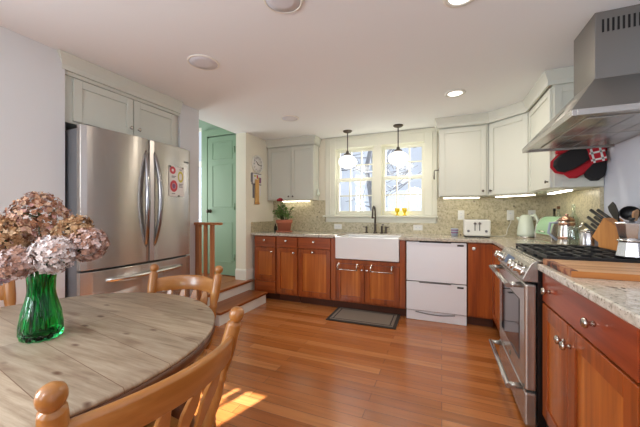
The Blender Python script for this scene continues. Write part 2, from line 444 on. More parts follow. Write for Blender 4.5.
# ------------------------------------------------------------------ kitchen window
def window(name, x0, x1):
    zm = 1.665
    b = NB()     # frame lining
    box(b, x0-.03, x0, BW-.005, BW+.14, WZ0, WZ1-.02); box(b, x1, x1+.03, BW-.005, BW+.14, WZ0, WZ1-.02)
    box(b, x0-.03, x1+.03, BW-.005, BW+.14, 2.11, WZ1); box(b, x0-.03, x1+.03, BW, BW+.14, WZ0, WZ0+.012)
    w = struct(name, b, 'casing')
    for nm, z0, z1, y in (('upper_sash', zm-.02, 2.11, BW+.085), ('lower_sash', WZ0+.012, zm+.025, BW+.04)):
        s = .042; bb = NB()
        bt = .055 if nm == 'lower_sash' else .04
        box(bb, x0, x0+s, y, y+.035, z0, z1); box(bb, x1-s, x1, y, y+.035, z0, z1)
        box(bb, x0+s, x1-s, y, y+.035, z0, z0+bt); box(bb, x0+s, x1-s, y, y+.035, z1-.04, z1)
        so_ = build(nm, bb, 'casing', w, bevel=.004)
        mb = NB(); gx0, gx1, gz0, gz1 = x0+s, x1-s, z0+bt, z1-.04
        for i in (1, 2):
            xm = gx0+(gx1-gx0)*i/3; box(mb, xm-.009, xm+.009, y+.006, y+.03, gz0, gz1)
        zmm = (gz0+gz1)/2; box(mb, gx0, gx1, y+.008, y+.028, zmm-.009, zmm+.009)
        build('muntins', mb, 'casing', so_)
        build('pane', box(NB(), gx0, gx1, y+.016, y+.019, gz0, gz1), 'pane', so_)
    return w
window('window_1', -1.424, -.863); window('window_2', -.760, -.204)
b = NB(); box(b, -1.575, -1.42, BW-.025, BW, 1.155, CE-.005); box(b, -.208, -.055, BW-.025, BW, 1.155, CE-.005)
box(b, -1.42, -.208, BW-.025, BW, 2.112, CE-.005); box(b, -.863+.002, -.762, BW-.025, BW+.14, 1.155, 2.112)
for x in (-1.50, -.115): box(b, x-.008, x+.008, BW-.034, BW-.025, 1.155, CE-.05)
box(b, -1.575, -.055, BW-.034, BW-.025, CE-.055, CE-.035)
struct('trim_window', b, 'casing', .004)
b = NB(); box(b, -1.6, -.045, 3.955, BW+.02, 1.128, 1.152)
box(b, -1.57, -.065, BW-.022, BW-.001, 1.055, 1.128)
struct('trim_sill', b, 'casing', .005)

# ------------------------------------------------------------------ granite splash
b = NB(); box(b, LWB, -1.575, BW-.02, BW-.0005, .915, 1.375); box(b, -.055, RW-.02, BW-.02, BW-.0005, .915, 1.375); box(b, -1.575, -.055, BW-.02, BW-.0005, .915, 1.055)
box(b, RW-.025, RW-.001, 2.79, BW-.02, .915, 1.375)
box(b, LWB, LWB+.02, 3.415, BW-.02, .915, 1.06)
tag(build('backsplash', b, 'granite'), 'speckled beige granite backsplash running behind the worktops below the white wall cabinets', 'backsplash')

# ------------------------------------------------------------------ cabinet helpers (local frame: x width, front faces -y at y=0)
def shaker(x0, x1, z0, z1, t=.02, s=.055, rec=.012, Mx=None, panels=1):
    b = NB()
    box(b, x0, x0+s, 0, t, z0, z1, 0, Mx); box(b, x1-s, x1, 0, t, z0, z1, 0, Mx)
    box(b, x0+s, x1-s, 0, t, z0, z0+s, 0, Mx); box(b, x0+s, x1-s, 0, t, z1-s, z1, 0, Mx)
    box(b, x0+s, x1-s, rec, t, z0+s, z1-s, 1, Mx)
    return b
def knob(p, direction, mat_='nickel', parent=None, r=.016, l=.028):
    b = NB(); q = Vector(direction).to_track_quat('Z', 'Y').to_matrix().to_4x4()
    Mx = Matrix.Translation(p) @ q
    lathe(b, [(r*.55, 0), (r*.4, l*.2), (r*.36, l*.45), (r*.9, l*.6), (r, l*.78), (r*.75, l*.95), (0, l)], (0, 0, 0), 14, 0, Mx)
    return build('knob', b, mat_, parent)
FY = 3.42      # front plane of the back run doors

def base_cab(label, x0, x1, drawer=True, knobs=None, zbot=.125, split=.727, door_knob=None, dk_mat='nickel'):
    t = thing('base_cabinet', label, 'cabinet', ((x0+x1)/2, FY+.02, 0), 'cherry base cabinets under the back worktop')
    b = NB(); box(b, x0, x1, FY+.02, BW-.022, .10, .878)
    build('body', b, 'cherry', t)
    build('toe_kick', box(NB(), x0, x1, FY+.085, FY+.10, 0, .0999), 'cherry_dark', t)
    Mx = Matrix.Translation((0, FY, 0))
    g = .006
    if drawer:
        d = build('drawer', box(NB(), x0+g, x1-g, FY, FY+.0199, split+.006, .868), 'cherry_x', t, bevel=.003)
        knob(((x0+x1)/2, FY, .815), (0, -1, 0), 'chrome', d)
    d = build('door', shaker(x0+g, x1-g, zbot, (split-.006) if drawer else .868, Mx=Mx, t=.0199), ['cherry', 'cherry_light'], t, bevel=.002)
    if door_knob: knob((door_knob[0], FY, door_knob[1]), (0, -1, 0), 'chrome', d)
    return t
t = base_cab('narrow cherry base cabinet with short door above the white step, leftmost of the back run', -2.405, -2.06, zbot=.285, door_knob=(-2.115, .662))
pts = [(-2.40, .105), (-2.066, .105), (-2.066, .265)] + [(-2.066-(.334)*k/10, .262-.012*math.sin(PI*k/10)) for k in range(1, 10)] + [(-2.40, .265)]
build('lower_panel', prism(NB(), pts, FY, FY+.0199, 'y'), 'cherry_x', t)
base_cab('narrow cherry base cabinet with full height door, second from the left wall', -2.052, -1.735, door_knob=(-1.785, .663))
base_cab('wide cherry base cabinet with one drawer, just left of the white sink', -1.727, -1.272, door_knob=(-1.512, .684))
# sink base
t = thing('sink_base_cabinet', 'cherry sink base cabinet with two doors and chrome towel bars under the white sink', 'cabinet', (-.82, FY+.02, 0))
b = NB(); box(b, -1.268, -.378, FY+.02, BW-.022, .10, .62); box(b, -1.268, -1.207, FY+.02, BW-.022, .62, .878); box(b, -.44, -.378, FY+.02, BW-.022, .62, .878)
box(b, -1.268, -1.207, FY, FY+.02, .125, .872); box(b, -.44, -.378, FY, FY+.02, .125, .872); box(b, -1.207, -.44, FY+.001, FY+.02, .575, .62)
build('body', b, 'cherry', t, bevel=.002)
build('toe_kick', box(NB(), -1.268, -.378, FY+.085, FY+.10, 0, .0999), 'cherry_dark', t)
for x0, x1, kx, tb in ((-1.200, -.846, -.875, (-1.178, -.918)), (-.838, -.446, -.812, (-.773, -.512))):
    d = build('door', shaker(x0, x1, .125, .568, Mx=Matrix.Translation((0, FY, 0)), t=.0199), ['cherry', 'cherry_light'], t, bevel=.002)
    knob((kx, FY, .505), (0, -1, 0), 'chrome', d)
    bb = NB(); zb = .505
    tube(bb, [(tb[0], FY-.05, zb), (tb[1], FY-.05, zb)], .006, 10)
    for x in (tb[0]+.012, tb[1]-.012):
        tube(bb, [(x, FY-.05, zb), (x, FY-.05, zb+.055), (x, FY-.001, zb+.064)], .007, 8)
        box(bb, x-.012, x+.012, FY-.004, FY-.0005, zb+.04, zb+.075)
    build('towel_bar', bb, 'chrome', d)
# narrow cabinet beside the dishwasher and corner
t = thing('base_cabinet', 'narrow cherry base cabinet with a tall flush door between dishwasher and corner', 'cabinet', (.36, FY+.02, 0), 'cherry base cabinets under the back worktop')
b = NB(); box(b, .252, .488, FY+.02, BW-.022, .10, .878); build('body', b, 'cherry', t)
build('toe_kick', box(NB(), .252, .488, FY+.085, FY+.10, 0, .0999), 'cherry_dark', t)
b = NB(); box(b, .256, .484, FY, FY+.0199, .118, .868)
d = build('door', b, 'cherry', t, bevel=.003); knob((.305, FY, .818), (0, -1, 0), 'plastic', d, .017)
t = thing('base_cabinet', 'plain cherry return cabinet turning the corner towards the range', 'cabinet', (.8, 3.03, 0), 'cherry base cabinets under the back worktop')
b = NB(); box(b, .492, RW-.002, 2.652, BW-.022, .10, .878); build('body', b, 'cherry', t)
build('toe_kick', box(NB(), .55, .562, 2.652, 3.418, 0, .0999), 'cherry_dark', t)
bm = shaker(2.66, 3.405, .125, .868, t=.0199, Mx=Matrix.Translation((.472, 0, 0)) @ Matrix(((0, 1, 0, 0), (1, 0, 0, 0), (0, 0, 1, 0), (0, 0, 0, 1))))
build('door', bm, ['cherry', 'cherry_light'], t, bevel=.002)

# dishwasher
t = thing('dishwasher', 'white two-drawer dishwasher between the sink base and the corner', 'dishwasher', (-.06, FY+.02, 0))
build('body', box(NB(), -.372, .246, FY+.02, BW-.03, .02, .872), 'darkgrey', t)
for z0, z1 in ((.435, .868), (.112, .425)):
    b = NB(); box(b, -.366, .240, FY-.005, FY+.0199, z0, z1)
    d = build('drawer', b, 'dw', t, bevel=.005)
    b = NB(); prism(b, [(-.24, z1-.002), (-.20, z1-.030), (.06, z1-.030), (.10, z1-.002)], FY-.009, FY-.0051, 'y')
    o = build('grip', b, 'dw', d, bevel=.003)
    build('grip_shadow_gap', prism(NB(), [(-.236, z1+.002), (-.226, z1-.006), (.086, z1-.006), (.096, z1+.002)], FY-.0105, FY-.0092, 'y'), 'darkgrey', d)
    build('badge', box(NB(), .150, .212, FY-.008, FY-.0051, z1-.036, z1-.018), 'black_plastic', d)
b = NB(); box(b, -.366, .240, FY+.008, FY+.0199, .004, .104)
k = build('kick_plate', b, 'dw', t)
b = NB(); n = 12
pts = [(-.27+.40*i/n, .095-.018*math.sin(PI*i/n)) for i in range(n+1)]
tube(b, [(x, FY+.004, z) for x, z in pts], .006, 8); build('lip', b, 'grey_print', k)

# worktops
b = NB(); TZ0, TZ1 = .88, .915
box(b, LWB+.021, -1.206, 3.395, BW-.021, TZ0, TZ1); box(b, -1.206, -.441, 3.87, BW-.021, TZ0, TZ1); box(b, -.441, 1.104, 3.395, BW-.021, TZ0, TZ1)
box(b, .470, 1.104, 2.648, 3.395, TZ0, TZ1); box(b, .9915, RW-.001, 1.886, 2.648, TZ0, TZ1)
tag(build('worktop', b, 'granite_top', bevel=.004), 'speckled granite worktop running from the left wall past the sink around the corner', 'worktop')
tag(build('worktop', box(NB(), .470, RW-.001, .3, 1.884, TZ0, TZ1), 'granite_top', bevel=.006), 'near granite worktop in the right foreground under the cutting board', 'worktop')

# farmhouse sink
t = thing('farmhouse_sink', 'white apron-front farmhouse sink under the window', 'sink', (-.8235, 3.63, .63))
b = NB(); x0, x1, y0, y1 = -1.202, -.445, 3.385, 3.865
box(b, x0, x1, y0, y0+.035, .632, .898); box(b, x0, x0+.03, y0+.035, y1, .66, .898); box(b, x1-.03, x1, y0+.035, y1, .66, .898)
box(b, x0+.03, x1-.03, y1-.03, y1, .66, .898); box(b, x0, x1, y0+.035, y1, .632, .66)
build('basin', b, 'white', t, bevel=.008, seg=3)
build('drain', lathe(NB(), [(.045, 0), (.045, .004), (.03, .002), (0, .002)], (-.82, 3.64, .6602), 16), 'chrome', t)

# faucet
t = thing('faucet', 'dark metal gooseneck faucet with two side handles behind the white sink', 'faucet', (-.827, 3.93, .915))
b = NB(); lathe(b, [(.028, 0), (.028, .012), (.018, .02), (.016, .10), (.02, .11), (.016, .12), (.013, .13)], (-.827, 3.93, .915), 16)
pts = [(-.827, 3.93, 1.04), (-.827, 3.93, 1.20)] + [(-.827, 3.93-.075+.075*math.cos(a), 1.20+.075*math.sin(a)) for a in [PI*k/8 for k in range(1, 8)]] + [(-.827, 3.78, 1.20), (-.827, 3.78, 1.14)]
tube(b, pts, .012, 10); lathe(b, [(.016, 0), (.016, .03)], (-.827, 3.78, 1.115), 12)
build('spout', b, 'bronze', t)
for x in (-.945, -.685):
    b = NB(); lathe(b, [(.024, 0), (.024, .01), (.014, .018), (.014, .075), (.018, .085), (0, .095)], (x, 3.93, .915), 14)
    tube(b, [(x, 3.93, .995), (x+(.045 if x > -.8 else -.045), 3.915, 1.0)], [.007, .005], 8); build('handle', b, 'bronze', t)
b = NB(); lathe(b, [(.02, 0), (.02, .01), (.014, .02), (.015, .09), (.01, .10), (0, .104)], (-.74, 3.94, .915), 14)
tag(build('soap_dispenser', b, 'bronze', loc=(-.74, 3.94, .915)), 'small dark soap pump right of the gooseneck faucet', 'soap dispenser')

# ------------------------------------------------------------------ upper cabinets
UZ0, UZ1 = 1.378, 2.19
CROWN = [(0, UZ1-.02), (0, CE-.001), (-.046, CE-.001), (-.046, CE-.012), (-.040, CE-.022), (-.026, CE-.055), (-.018, CE-.076), (-.018, UZ1-.02)]
def upper(name_label, poly, crown_path, doors, cat='cabinet'):
    """poly: plan outline; doors: list of (Mx, x0, x1, knob_x)"""
    cx = sum(p[0] for p in poly)/len(poly); cy = sum(p[1] for p in poly)/len(poly)
    t = thing('wall_cabinet', name_label, cat, (cx, cy, UZ0), 'painted wall cabinets')
    build('body', prism(NB(), poly, UZ0, UZ1+.05, 'z'), 'cab', t)
    b = NB(); sweep(b, crown_path, CROWN); build('crown_moulding', b, 'cab', t)
    for Mx, x0, x1, kx in doors:
        d = build('door', shaker(x0, x1, UZ0+.006, 2.155, .0199, .052, .009, Mx), ['cab', 'cab'], t, bevel=.0025)
        p = Mx @ Vector((kx, 0, UZ0+.052)); dr = (Mx.to_3x3() @ Vector((0, -1, 0)))
        knob(p, dr, 'dark_nickel', d, .013, .024)
    return t
UY = 3.70
LY = 3.82
upper('painted two-door wall cabinet left of the window above the potted rose', [(LWB+.001, LY+.02), (-1.68, LY+.02), (-1.68, BW-.021), (LWB+.001, BW-.021)],
      [(-1.68, BW-.01), (-1.68, LY), (LWB+.002, LY)],
      [(Matrix.Translation((0, LY, 0)), -2.43, -2.046, -2.078), (Matrix.Translation((0, LY, 0)), -2.040, -1.688, -2.008)])
upper('painted single-door wall cabinet right of the window above the white toaster', [(-.03, UY+.02), (.478, UY+.02), (.478, BW-.001), (-.03, BW-.001)],
      [(.484, UY), (-.03, UY), (-.03, BW-.01)], [(Matrix.Translation((0, UY, 0)), -.02, .455, .42)])
dx, dy = (.795-.484), (3.42-3.72); ln = math.hypot(dx, dy); ang = math.atan2(dy, dx)
nx, ny = math.sin(ang), -math.cos(ang)
Mx = Matrix.Translation((.484+nx*.02, UY+.02+ny*.02, 0)) @ Matrix.Rotation(ang, 4, 'Z')
upper('painted diagonal corner wall cabinet above the kettle', [(.484, 3.725), (.791, 3.425), (RW-.001, 3.425), (RW-.001, BW-.001), (.484, BW-.001)],
      [(.777, 3.421), (.484, 3.70)], [(Mx, .012, ln-.012, .04)])
Mx = Matrix.Translation((.775, 0, 0)) @ Matrix(((0, 1, 0, 0), (1, 0, 0, 0), (0, 0, 1, 0), (0, 0, 0, 1)))
t = upper('painted wall cabinet on the right wall beside the steel hood', [(.795, 2.79), (RW-.001, 2.79), (RW-.001, 3.42), (.795, 3.42)],
      [(RW-.01, 2.79), (.775, 2.79), (.775, 3.42)], [(Mx, 2.798, 3.405, 2.835)])
bm = shaker(.80, RW-.005, UZ0+.002, 2.16, .0099, .05, .006, Matrix.Translation((0, 2.78, 0))); build('end_panel', bm, ['cab', 'cab'], t, bevel=.002)
# fridge cabinet
FX = -2.405
t = thing('fridge_cabinet', 'painted two-door cabinet with crown moulding above the steel refrigerator', 'cabinet', (-2.7, 1.68, 1.815))
b = NB(); box(b, -2.98, FX-.02, 1.197, 2.163, 1.82, CE-.002); build('body', b, 'cab', t)
b = NB(); sweep(b, [(FX, 2.163), (FX, 1.195), (LW-.03, 1.195)], CROWN)
build('crown_moulding', b, 'cab', t)
build('frieze', box(NB(), FX-.02, FX, 1.197, 2.163, 2.145, 2.20), 'cab', t)
Mx = Matrix.Translation((FX, 0, 0)) @ Matrix(((0, -1, 0, 0), (1, 0, 0, 0), (0, 0, 1, 0), (0, 0, 0, 1)))
for a0, a1, kk in ((1.255, 1.689, 1.665), (1.697, 2.125, 1.735)):
    d = build('door', shaker(a0, a1, 1.835, 2.14, .0199, .055, .009, Mx), ['cab', 'cab'], t, bevel=.0025)
    knob((FX, kk, 1.895), (1, 0, 0), 'nickel', d, .015, .026)

# under-cabinet light bars
def bar(label, p0, p1, w=.05):
    v = Vector(p1)-Vector(p0); ln_ = v.length; a = math.atan2(v.y, v.x)
    Mx = Matrix.Translation(((p0[0]+p1[0])/2, (p0[1]+p1[1])/2, 0)) @ Matrix.Rotation(a, 4, 'Z')
    t = thing('under_cabinet_light', label, 'light', ((p0[0]+p1[0])/2, (p0[1]+p1[1])/2, UZ0-.02), 'under-cabinet lights')
    build('housing', box(NB(), -ln_/2-.01, ln_/2+.01, -w/2-.006, w/2+.006, UZ0-.012, UZ0-.001, 0, Mx), 'plastic', t)
    build('diffuser', box(NB(), -ln_/2, ln_/2, -w/2, w/2, UZ0-.02, UZ0-.0125, 0, Mx), 'strip', t)
bar('slim light bar under the cabinet left of the window', (-2.25, 3.95), (-1.80, 3.95), .02)
bar('slim light bar under the cabinet right of the window', (.02, 3.85), (.40, 3.85), .03)
bar('slim light bar under the diagonal corner cabinet', (.56, 3.76), (.84, 3.48), .03)
bar('slim light bar under the right wall cabinet by the hood', (.93, 2.90), (.93, 3.34), .04)

# ------------------------------------------------------------------ refrigerator
t = thing('refrigerator', 'brushed steel french-door refrigerator set into the left wall', 'refrigerator', (-2.5, 1.68, 0))
RF = -2.243; y0, y1, yc = 1.212, 2.150, 1.690
build('case', box(NB(), -2.96, RF-.055, y0+.006, y1-.006, .02, 1.765), 'fridge_side', t, bevel=.006)
def fx(y): q = (y-(y0+y1)/2)/((y1-y0)/2); return RF+.04*(1-q*q)
def curved(ya, yb, za, zb, depth=.05, bow=.04):
    n = 14; pts = [(RF-depth, ya), (RF-depth, yb)]
    for i in range(n+1):
        y = yb+(ya-yb)*i/n; q = (y-(y0+y1)/2)/((y1-y0)/2)
        e = min(i, n-i); rnd = -.012 if e == 0 else 0
        pts.append((RF+bow*(1-q*q)+rnd, y))
    b_ = NB(); prism(b_, pts, za, zb, 'z'); return b_
dl = build('door', curved(y0, yc-.004, .79, 1.785), 'steel', t, bevel=.003)
dr = build('door', curved(yc+.004, y1, .79, 1.785), 'steel', t, bevel=.003)
dw = build('freezer_drawer', curved(y0, y1, .10, .775), 'steel', t, bevel=.003)
build('base_grille', box(NB(), -2.9, RF-.02, y0+.01, y1-.01, .02, .095), 'fridge_side', t)
for par, y in ((dl, yc-.035), (dr, yc+.04)):
    b = NB(); n = 14; pts = []
    for i in range(n+1):
        q = i/n; z = .90+.80*q; pts.append((RF+.026+.060*math.sin(PI*q)**.7, y+(.020 if par is dr else -.020)*math.sin(PI*q), z))
    tube(b, pts, [.008+.013*math.sin(PI*k/n)**.5 for k in range(n+1)], 10); build('handle', b, 'fridge_handle', par)
b = NB(); n = 14; pts = []
for i in range(n+1):
    q = i/n; y = 1.36+.66*q; pts.append((RF+.02+.055*math.sin(PI*q)**.6, y, .70))
tube(b, pts, .015, 10); build('handle', b, 'chrome', dw)
for y in (1.3, 2.06): build('hinge_cover', box(NB(), RF-.11, RF-.01, y-.04, y+.04, 1.7655, 1.795), 'black_plastic', t, bevel=.004)
b = NB()
for i in range(3): box(b, fx(2.06+.022*i)-.002, fx(2.06+.022*i)+.002, 2.055+.022*i, 2.070+.022*i, 1.655, 1.668)
build('badge', b, 'black_plastic', dr)
# chart on the fridge
pa, pb = 1.872, 2.046
t = thing('paper_chart', 'white paper chart with red and yellow circles on the refrigerator door', 'chart', (fx(1.96), 1.96, 1.33))
b = NB(); n = 6
vs = [[b.verts.new((fx(pa+(pb-pa)*i/n)+.003+dd, pa+(pb-pa)*i/n, z)) for i in range(n+1)] for dd, z in ((0, 1.335), (0, 1.60), (.0012, 1.60), (.0012, 1.335))]
for j in range(4):
    for i in range(n): b.faces.new([vs[j][i], vs[j][i+1], vs[(j+1) % 4][i+1], vs[(j+1) % 4][i]])
b.faces.new([v[0] for v in vs]); b.faces.new([v[-1] for v in vs])
build('sheet', b, 'paper', t)
def disc(y, z, ry, rz, m_, r_in=0):
    b_ = NB(); n_ = 24; ring = lambda k: [b_.verts.new((fx(y+ry*k*math.cos(2*PI*i/n_))+.0052, y+ry*k*math.sin(2*PI*i/n_)*0+ry*k*math.cos(2*PI*i/n_), z+rz*k*math.sin(2*PI*i/n_))) for i in range(n_)]
    o_ = ring(1)
    if r_in:
        i_ = ring(r_in)
        for k in range(n_): b_.faces.new([o_[k], o_[(k+1) % n_], i_[(k+1) % n_], i_[k]])
    else: b_.faces.new(o_)
    return build('printed_circle', b_, m_, t)
disc(1.912, 1.565, .034, .034, 'red_print', .35); disc(1.925, 1.425, .043, .052, 'red_print', .5); disc(1.925, 1.425, .020, .024, 'violet_print')
disc(2.005, 1.515, .034, .052, 'yellow_print', .6)
b = NB()
for y_, z_, w_ in ((1.90, 1.51, .05), (1.90, 1.50, .035), (1.985, 1.445, .05), (1.985, 1.432, .04), (1.985, 1.419, .045), (1.90, 1.355, .04), (1.99, 1.575, .03)):
    quad(b, [(fx(y_)+.0054, y_, z_), (fx(y_+w_)+.0054, y_+w_, z_), (fx(y_+w_)+.0054, y_+w_, z_+.006), (fx(y_)+.0054, y_, z_+.006)])
build('printed_text', b, 'grey_print', t)
for y_, z_ in ((1.882, 1.597), (2.03, 1.597), (1.98, 1.338)):
    tag(build('magnet', lathe(NB(), [(.009, 0), (.009, .006), (0, .007)], (0, 0, 0), 12, 0, Matrix.Translation((fx(y_)+.0046, y_, z_)) @ Matrix.Rotation(R(90), 4, 'Y')), 'dark_nickel', loc=(fx(y_), y_, z_)),
        {1.882: 'small round magnet at the upper left corner of the paper chart', 2.03: 'small round magnet at the upper right corner of the paper chart', 1.98: 'small round magnet at the lower edge of the paper chart'}[y_], 'magnet', 'chart magnets')

# ------------------------------------------------------------------ range
t = thing('range', 'stainless steel gas range with black grates on the right', 'stove', (.72, 2.26, 0))
XF, Y0, Y1 = .413, 1.886, 2.644
b = NB(); box(b, .47, .99, Y0+.002, Y1-.002, .03, .905); build('body', b, 'black', t)
b = NB()
prism(b, [(.470, .812), (.405, .812), (.402, .825), (.440, .908), (.455, .922), (.475, .925), (.475, .812)], Y0, Y1, 'y')
cp = build('control_panel', b, 'steel_y', t, bevel=.004)
sl = Vector((-(.908-.825), 0, (.440-.402))).normalized()   # outward normal of the slanted face
def onp(f): return Vector((.402+.038*f, 0, .825+.083*f))
for y in (2.585, 2.515, 2.115, 2.035, 1.955):
    p = onp(.45); p.y = y; b = NB(); q = sl.to_track_quat('Z', 'Y').to_matrix().to_4x4()
    lathe(b, [(.033, .0005), (.033, .008), (.027, .011), (.025, .042), (.022, .047), (0, .048)], (0, 0, 0), 18, 0, Matrix.Translation(p) @ q)
    build('knob', b, 'chrome', cp, bevel=.001)
b = NB(); q = sl.to_track_quat('Z', 'Y').to_matrix().to_4x4()
p = onp(.5); p.y = 2.31
vs = []
for f, y in ((.2, 2.22), (.2, 2.43), (.85, 2.43), (.85, 2.22)):
    v = onp(f); v.y = y; vs.append(v+sl*.0015)
quad(b, vs); build('display', b, 'display', cp)
b = NB(); box(b, XF, .468, Y0+.002, Y1-.002, .226, .800)
od = build('oven_door', b, 'steel', t, bevel=.012, seg=3)
b = NB(); box(b, XF-.003, XF+.002, Y0+.12, Y1-.12, .34, .69); build('window', b, 'oven_glass', od, bevel=.002)
def barhandle(z, par):
    b = NB(); x = .347
    tube(b, [(x, 1.945, z), (x, 2.585, z)], .014, 12)
    for y in (1.965, 2.565): tube(b, [(x, y, z), (XF-.0005, y, z+.004)], [.014, .017], 10)
    build('handle', b, 'steel_y', par)
barhandle(.775, od)
b = NB(); lathe(b, [(.016, 0), (.016, .003), (0, .0035)], (0, 0, 0), 16, 0, Matrix.Translation((XF-.0005, 2.26, .27)) @ Matrix.Rotation(R(-90), 4, 'Y')); build('badge', b, 'dark_nickel', od)
dd = build('warming_drawer', box(NB(), XF, .468, Y0+.002, Y1-.002, .035, .214), 'steel', t, bevel=.010, seg=3)
barhandle(.205, dd)
b = NB(); box(b, .478, .988, Y0+.004, Y1-.004, .9055, .922); ct = build('cooktop', b, 'black', t, bevel=.004)
b = NB(); box(b, .476, .50, Y0+.001, Y1-.001, .922, .9275); build('front_lip', b, 'steel_y', t)
for i in range(3):
    ya, yb = Y0+.015+.243*i, Y0+.015+.243*i+.236; b = NB(); z0, z1 = .938, .955
    for y in (ya, yb-.014): box(b, .515, .975, y, y+.014, z0, z1)
    for x in (.515, .738, .961): box(b, x, x+.014, ya+.014, yb-.014, z0, z1)
    ym = (ya+yb)/2
    for x in (.57, .66, .79, .88): box(b, x, x+.012, ya+.014, yb-.014, z0+.003, z1+.004)
    box(b, .529, .961, ym-.006, ym+.006, z0+.003, z1+.004)
    for x in (.517, .959):
        for y in (ya+.002, yb-.014): box(b, x, x+.012, y, y+.012, .9221, z0)
    build('grate', b, 'iron', t, bevel=.002)
    for x in ((.63, .85) if i != 1 else (.74,)):
        build('burner', lathe(NB(), [(.045, 0), (.045, .006), (.034, .008), (.034, .014), (0, .015)], (x, ym, .9221), 18), 'iron', t)

# ------------------------------------------------------------------ near base cabinet
t = thing('base_cabinet', 'large cherry base cabinet with long drawer in the right foreground', 'cabinet', (.8, 1.2, 0))
BX = .488
b = NB(); box(b, BX+.02, RW-.002, .32, 1.862, .10, .878); build('body', b, 'cherry_y', t)
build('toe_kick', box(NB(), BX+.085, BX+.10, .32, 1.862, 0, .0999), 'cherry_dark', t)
build('end_panel', box(NB(), BX+.02, RW-.002, 1.8622, 1.883, .0, .878), 'black', t)
Mx = Matrix.Translation((BX, 0, 0)) @ Matrix(((0, 1, 0, 0), (1, 0, 0, 0), (0, 0, 1, 0), (0, 0, 0, 1)))
d = build('drawer', box(NB(), BX, BX+.0199, 1.06, 1.872, .722, .872), 'cherry_y', t, bevel=.003)
knob((BX, 1.757, .797), (-1, 0, 0), 'nickel', d, .019, .036); knob((BX, 1.305, .797), (-1, 0, 0), 'nickel', d, .019, .036)
d = build('drawer', box(NB(), BX, BX+.0199, .33, 1.05, .722, .872), 'cherry_y', t, bevel=.003)
knob((BX, .7, .797), (-1, 0, 0), 'nickel', d, .019, .036)
for a0, a1, kk in ((1.545, 1.872, 1.572), (1.06, 1.539, 1.51), (.33, 1.05, .37)):
    d = build('door', shaker(a0, a1, .125, .712, .0199, .07, .009, Mx), ['cherry', 'cherry_light'], t, bevel=.002)
    knob((BX, kk, .632), (-1, 0, 0), 'nickel', d, .019, .036)

# ------------------------------------------------------------------ hood
t = thing('range_hood', 'brushed steel chimney range hood above the gas range', 'range hood', (.85, 2.20, 1.64))
HX, H0, H1, HZ = .567, 1.735, 2.665, 1.640
CX, C0, C1, CZ = .775, 2.065, 2.345, 1.915
b = NB(); box(b, CX, RW-.001, C0, C1, CZ, CE-.001); ch = build('chimney', b, 'steel_hood', t, bevel=.002)
b = NB()
for i in range(11): box(b, .805+.0215*i, .814+.0215*i, C0-.002, C0-.0002, 2.165, 2.235)
build('vent_slots', b, 'black', ch)
b = NB()
lo = [(HX, H0), (RW-.001, H0), (RW-.001, H1), (HX, H1)]; hi = [(CX-.004, C0-.004), (RW-.001, C0-.004), (RW-.001, C1+.004), (CX-.004, C1+.004)]
v0 = [b.verts.new((x, y, HZ+.03)) for x, y in lo]; v1 = [b.verts.new((x, y, CZ)) for x, y in hi]
b.faces.new(v1); 
for i in range(4): b.faces.new([v0[i], v0[(i+1) % 4], v1[(i+1) % 4], v1[i]])
b.faces.new(v0[::-1])
build('canopy', b, 'steel_hood', t)
b = NB(); box(b, HX, HX+.02, H0, H1, HZ, HZ+.0299); box(b, HX+.02, RW-.001, H0, H0+.02, HZ, HZ+.0299); box(b, HX+.02, RW-.001, H1-.02, H1, HZ, HZ+.0299)
build('rim', b, 'steel_y', t, bevel=.002)
b = NB(); box(b, HX+.021, RW-.002, H0+.021, H1-.021, HZ+.012, HZ+.029); build('underside', b, 'steel_y', t)
for i in range(2):
    b = NB(); ya = H0+.10+.37*i; box(b, HX+.09, RW-.06, ya, ya+.36, HZ+.004, HZ+.0118)
    f_ = build('filter', b, 'steel_y', t, bevel=.002)
    b = NB()
    for k in range(3): box(b, HX+.17+.10*k, HX+.173+.10*k, ya+.01, ya+.35, HZ+.0032, HZ+.0039)
    build('seams', b, 'fridge_side', f_)
sn = Vector((-(CZ-HZ-.03), 0, (CX-HX))).normalized()
def onh(f, y): return Vector((HX+(CX-HX)*f, y, HZ+.03+(CZ-HZ-.03)*f))
q = sn.to_track_quat('Z', 'Y').to_matrix().to_4x4()
build('badge', lathe(NB(), [(.035, 0.001), (.035, .003), (0, .0032)], (0, 0, 0), 20, 0, Matrix.Translation(onh(.30, 2.10)) @ q, sx=.55), 'dark_nickel', t)
b = NB()
vs = [onh(.12, 2.36), onh(.12, 2.50), onh(.17, 2.50), onh(.17, 2.36)]; quad(b, [v+sn*.0012 for v in vs]); build('switch_strip', b, 'black_plastic', t)

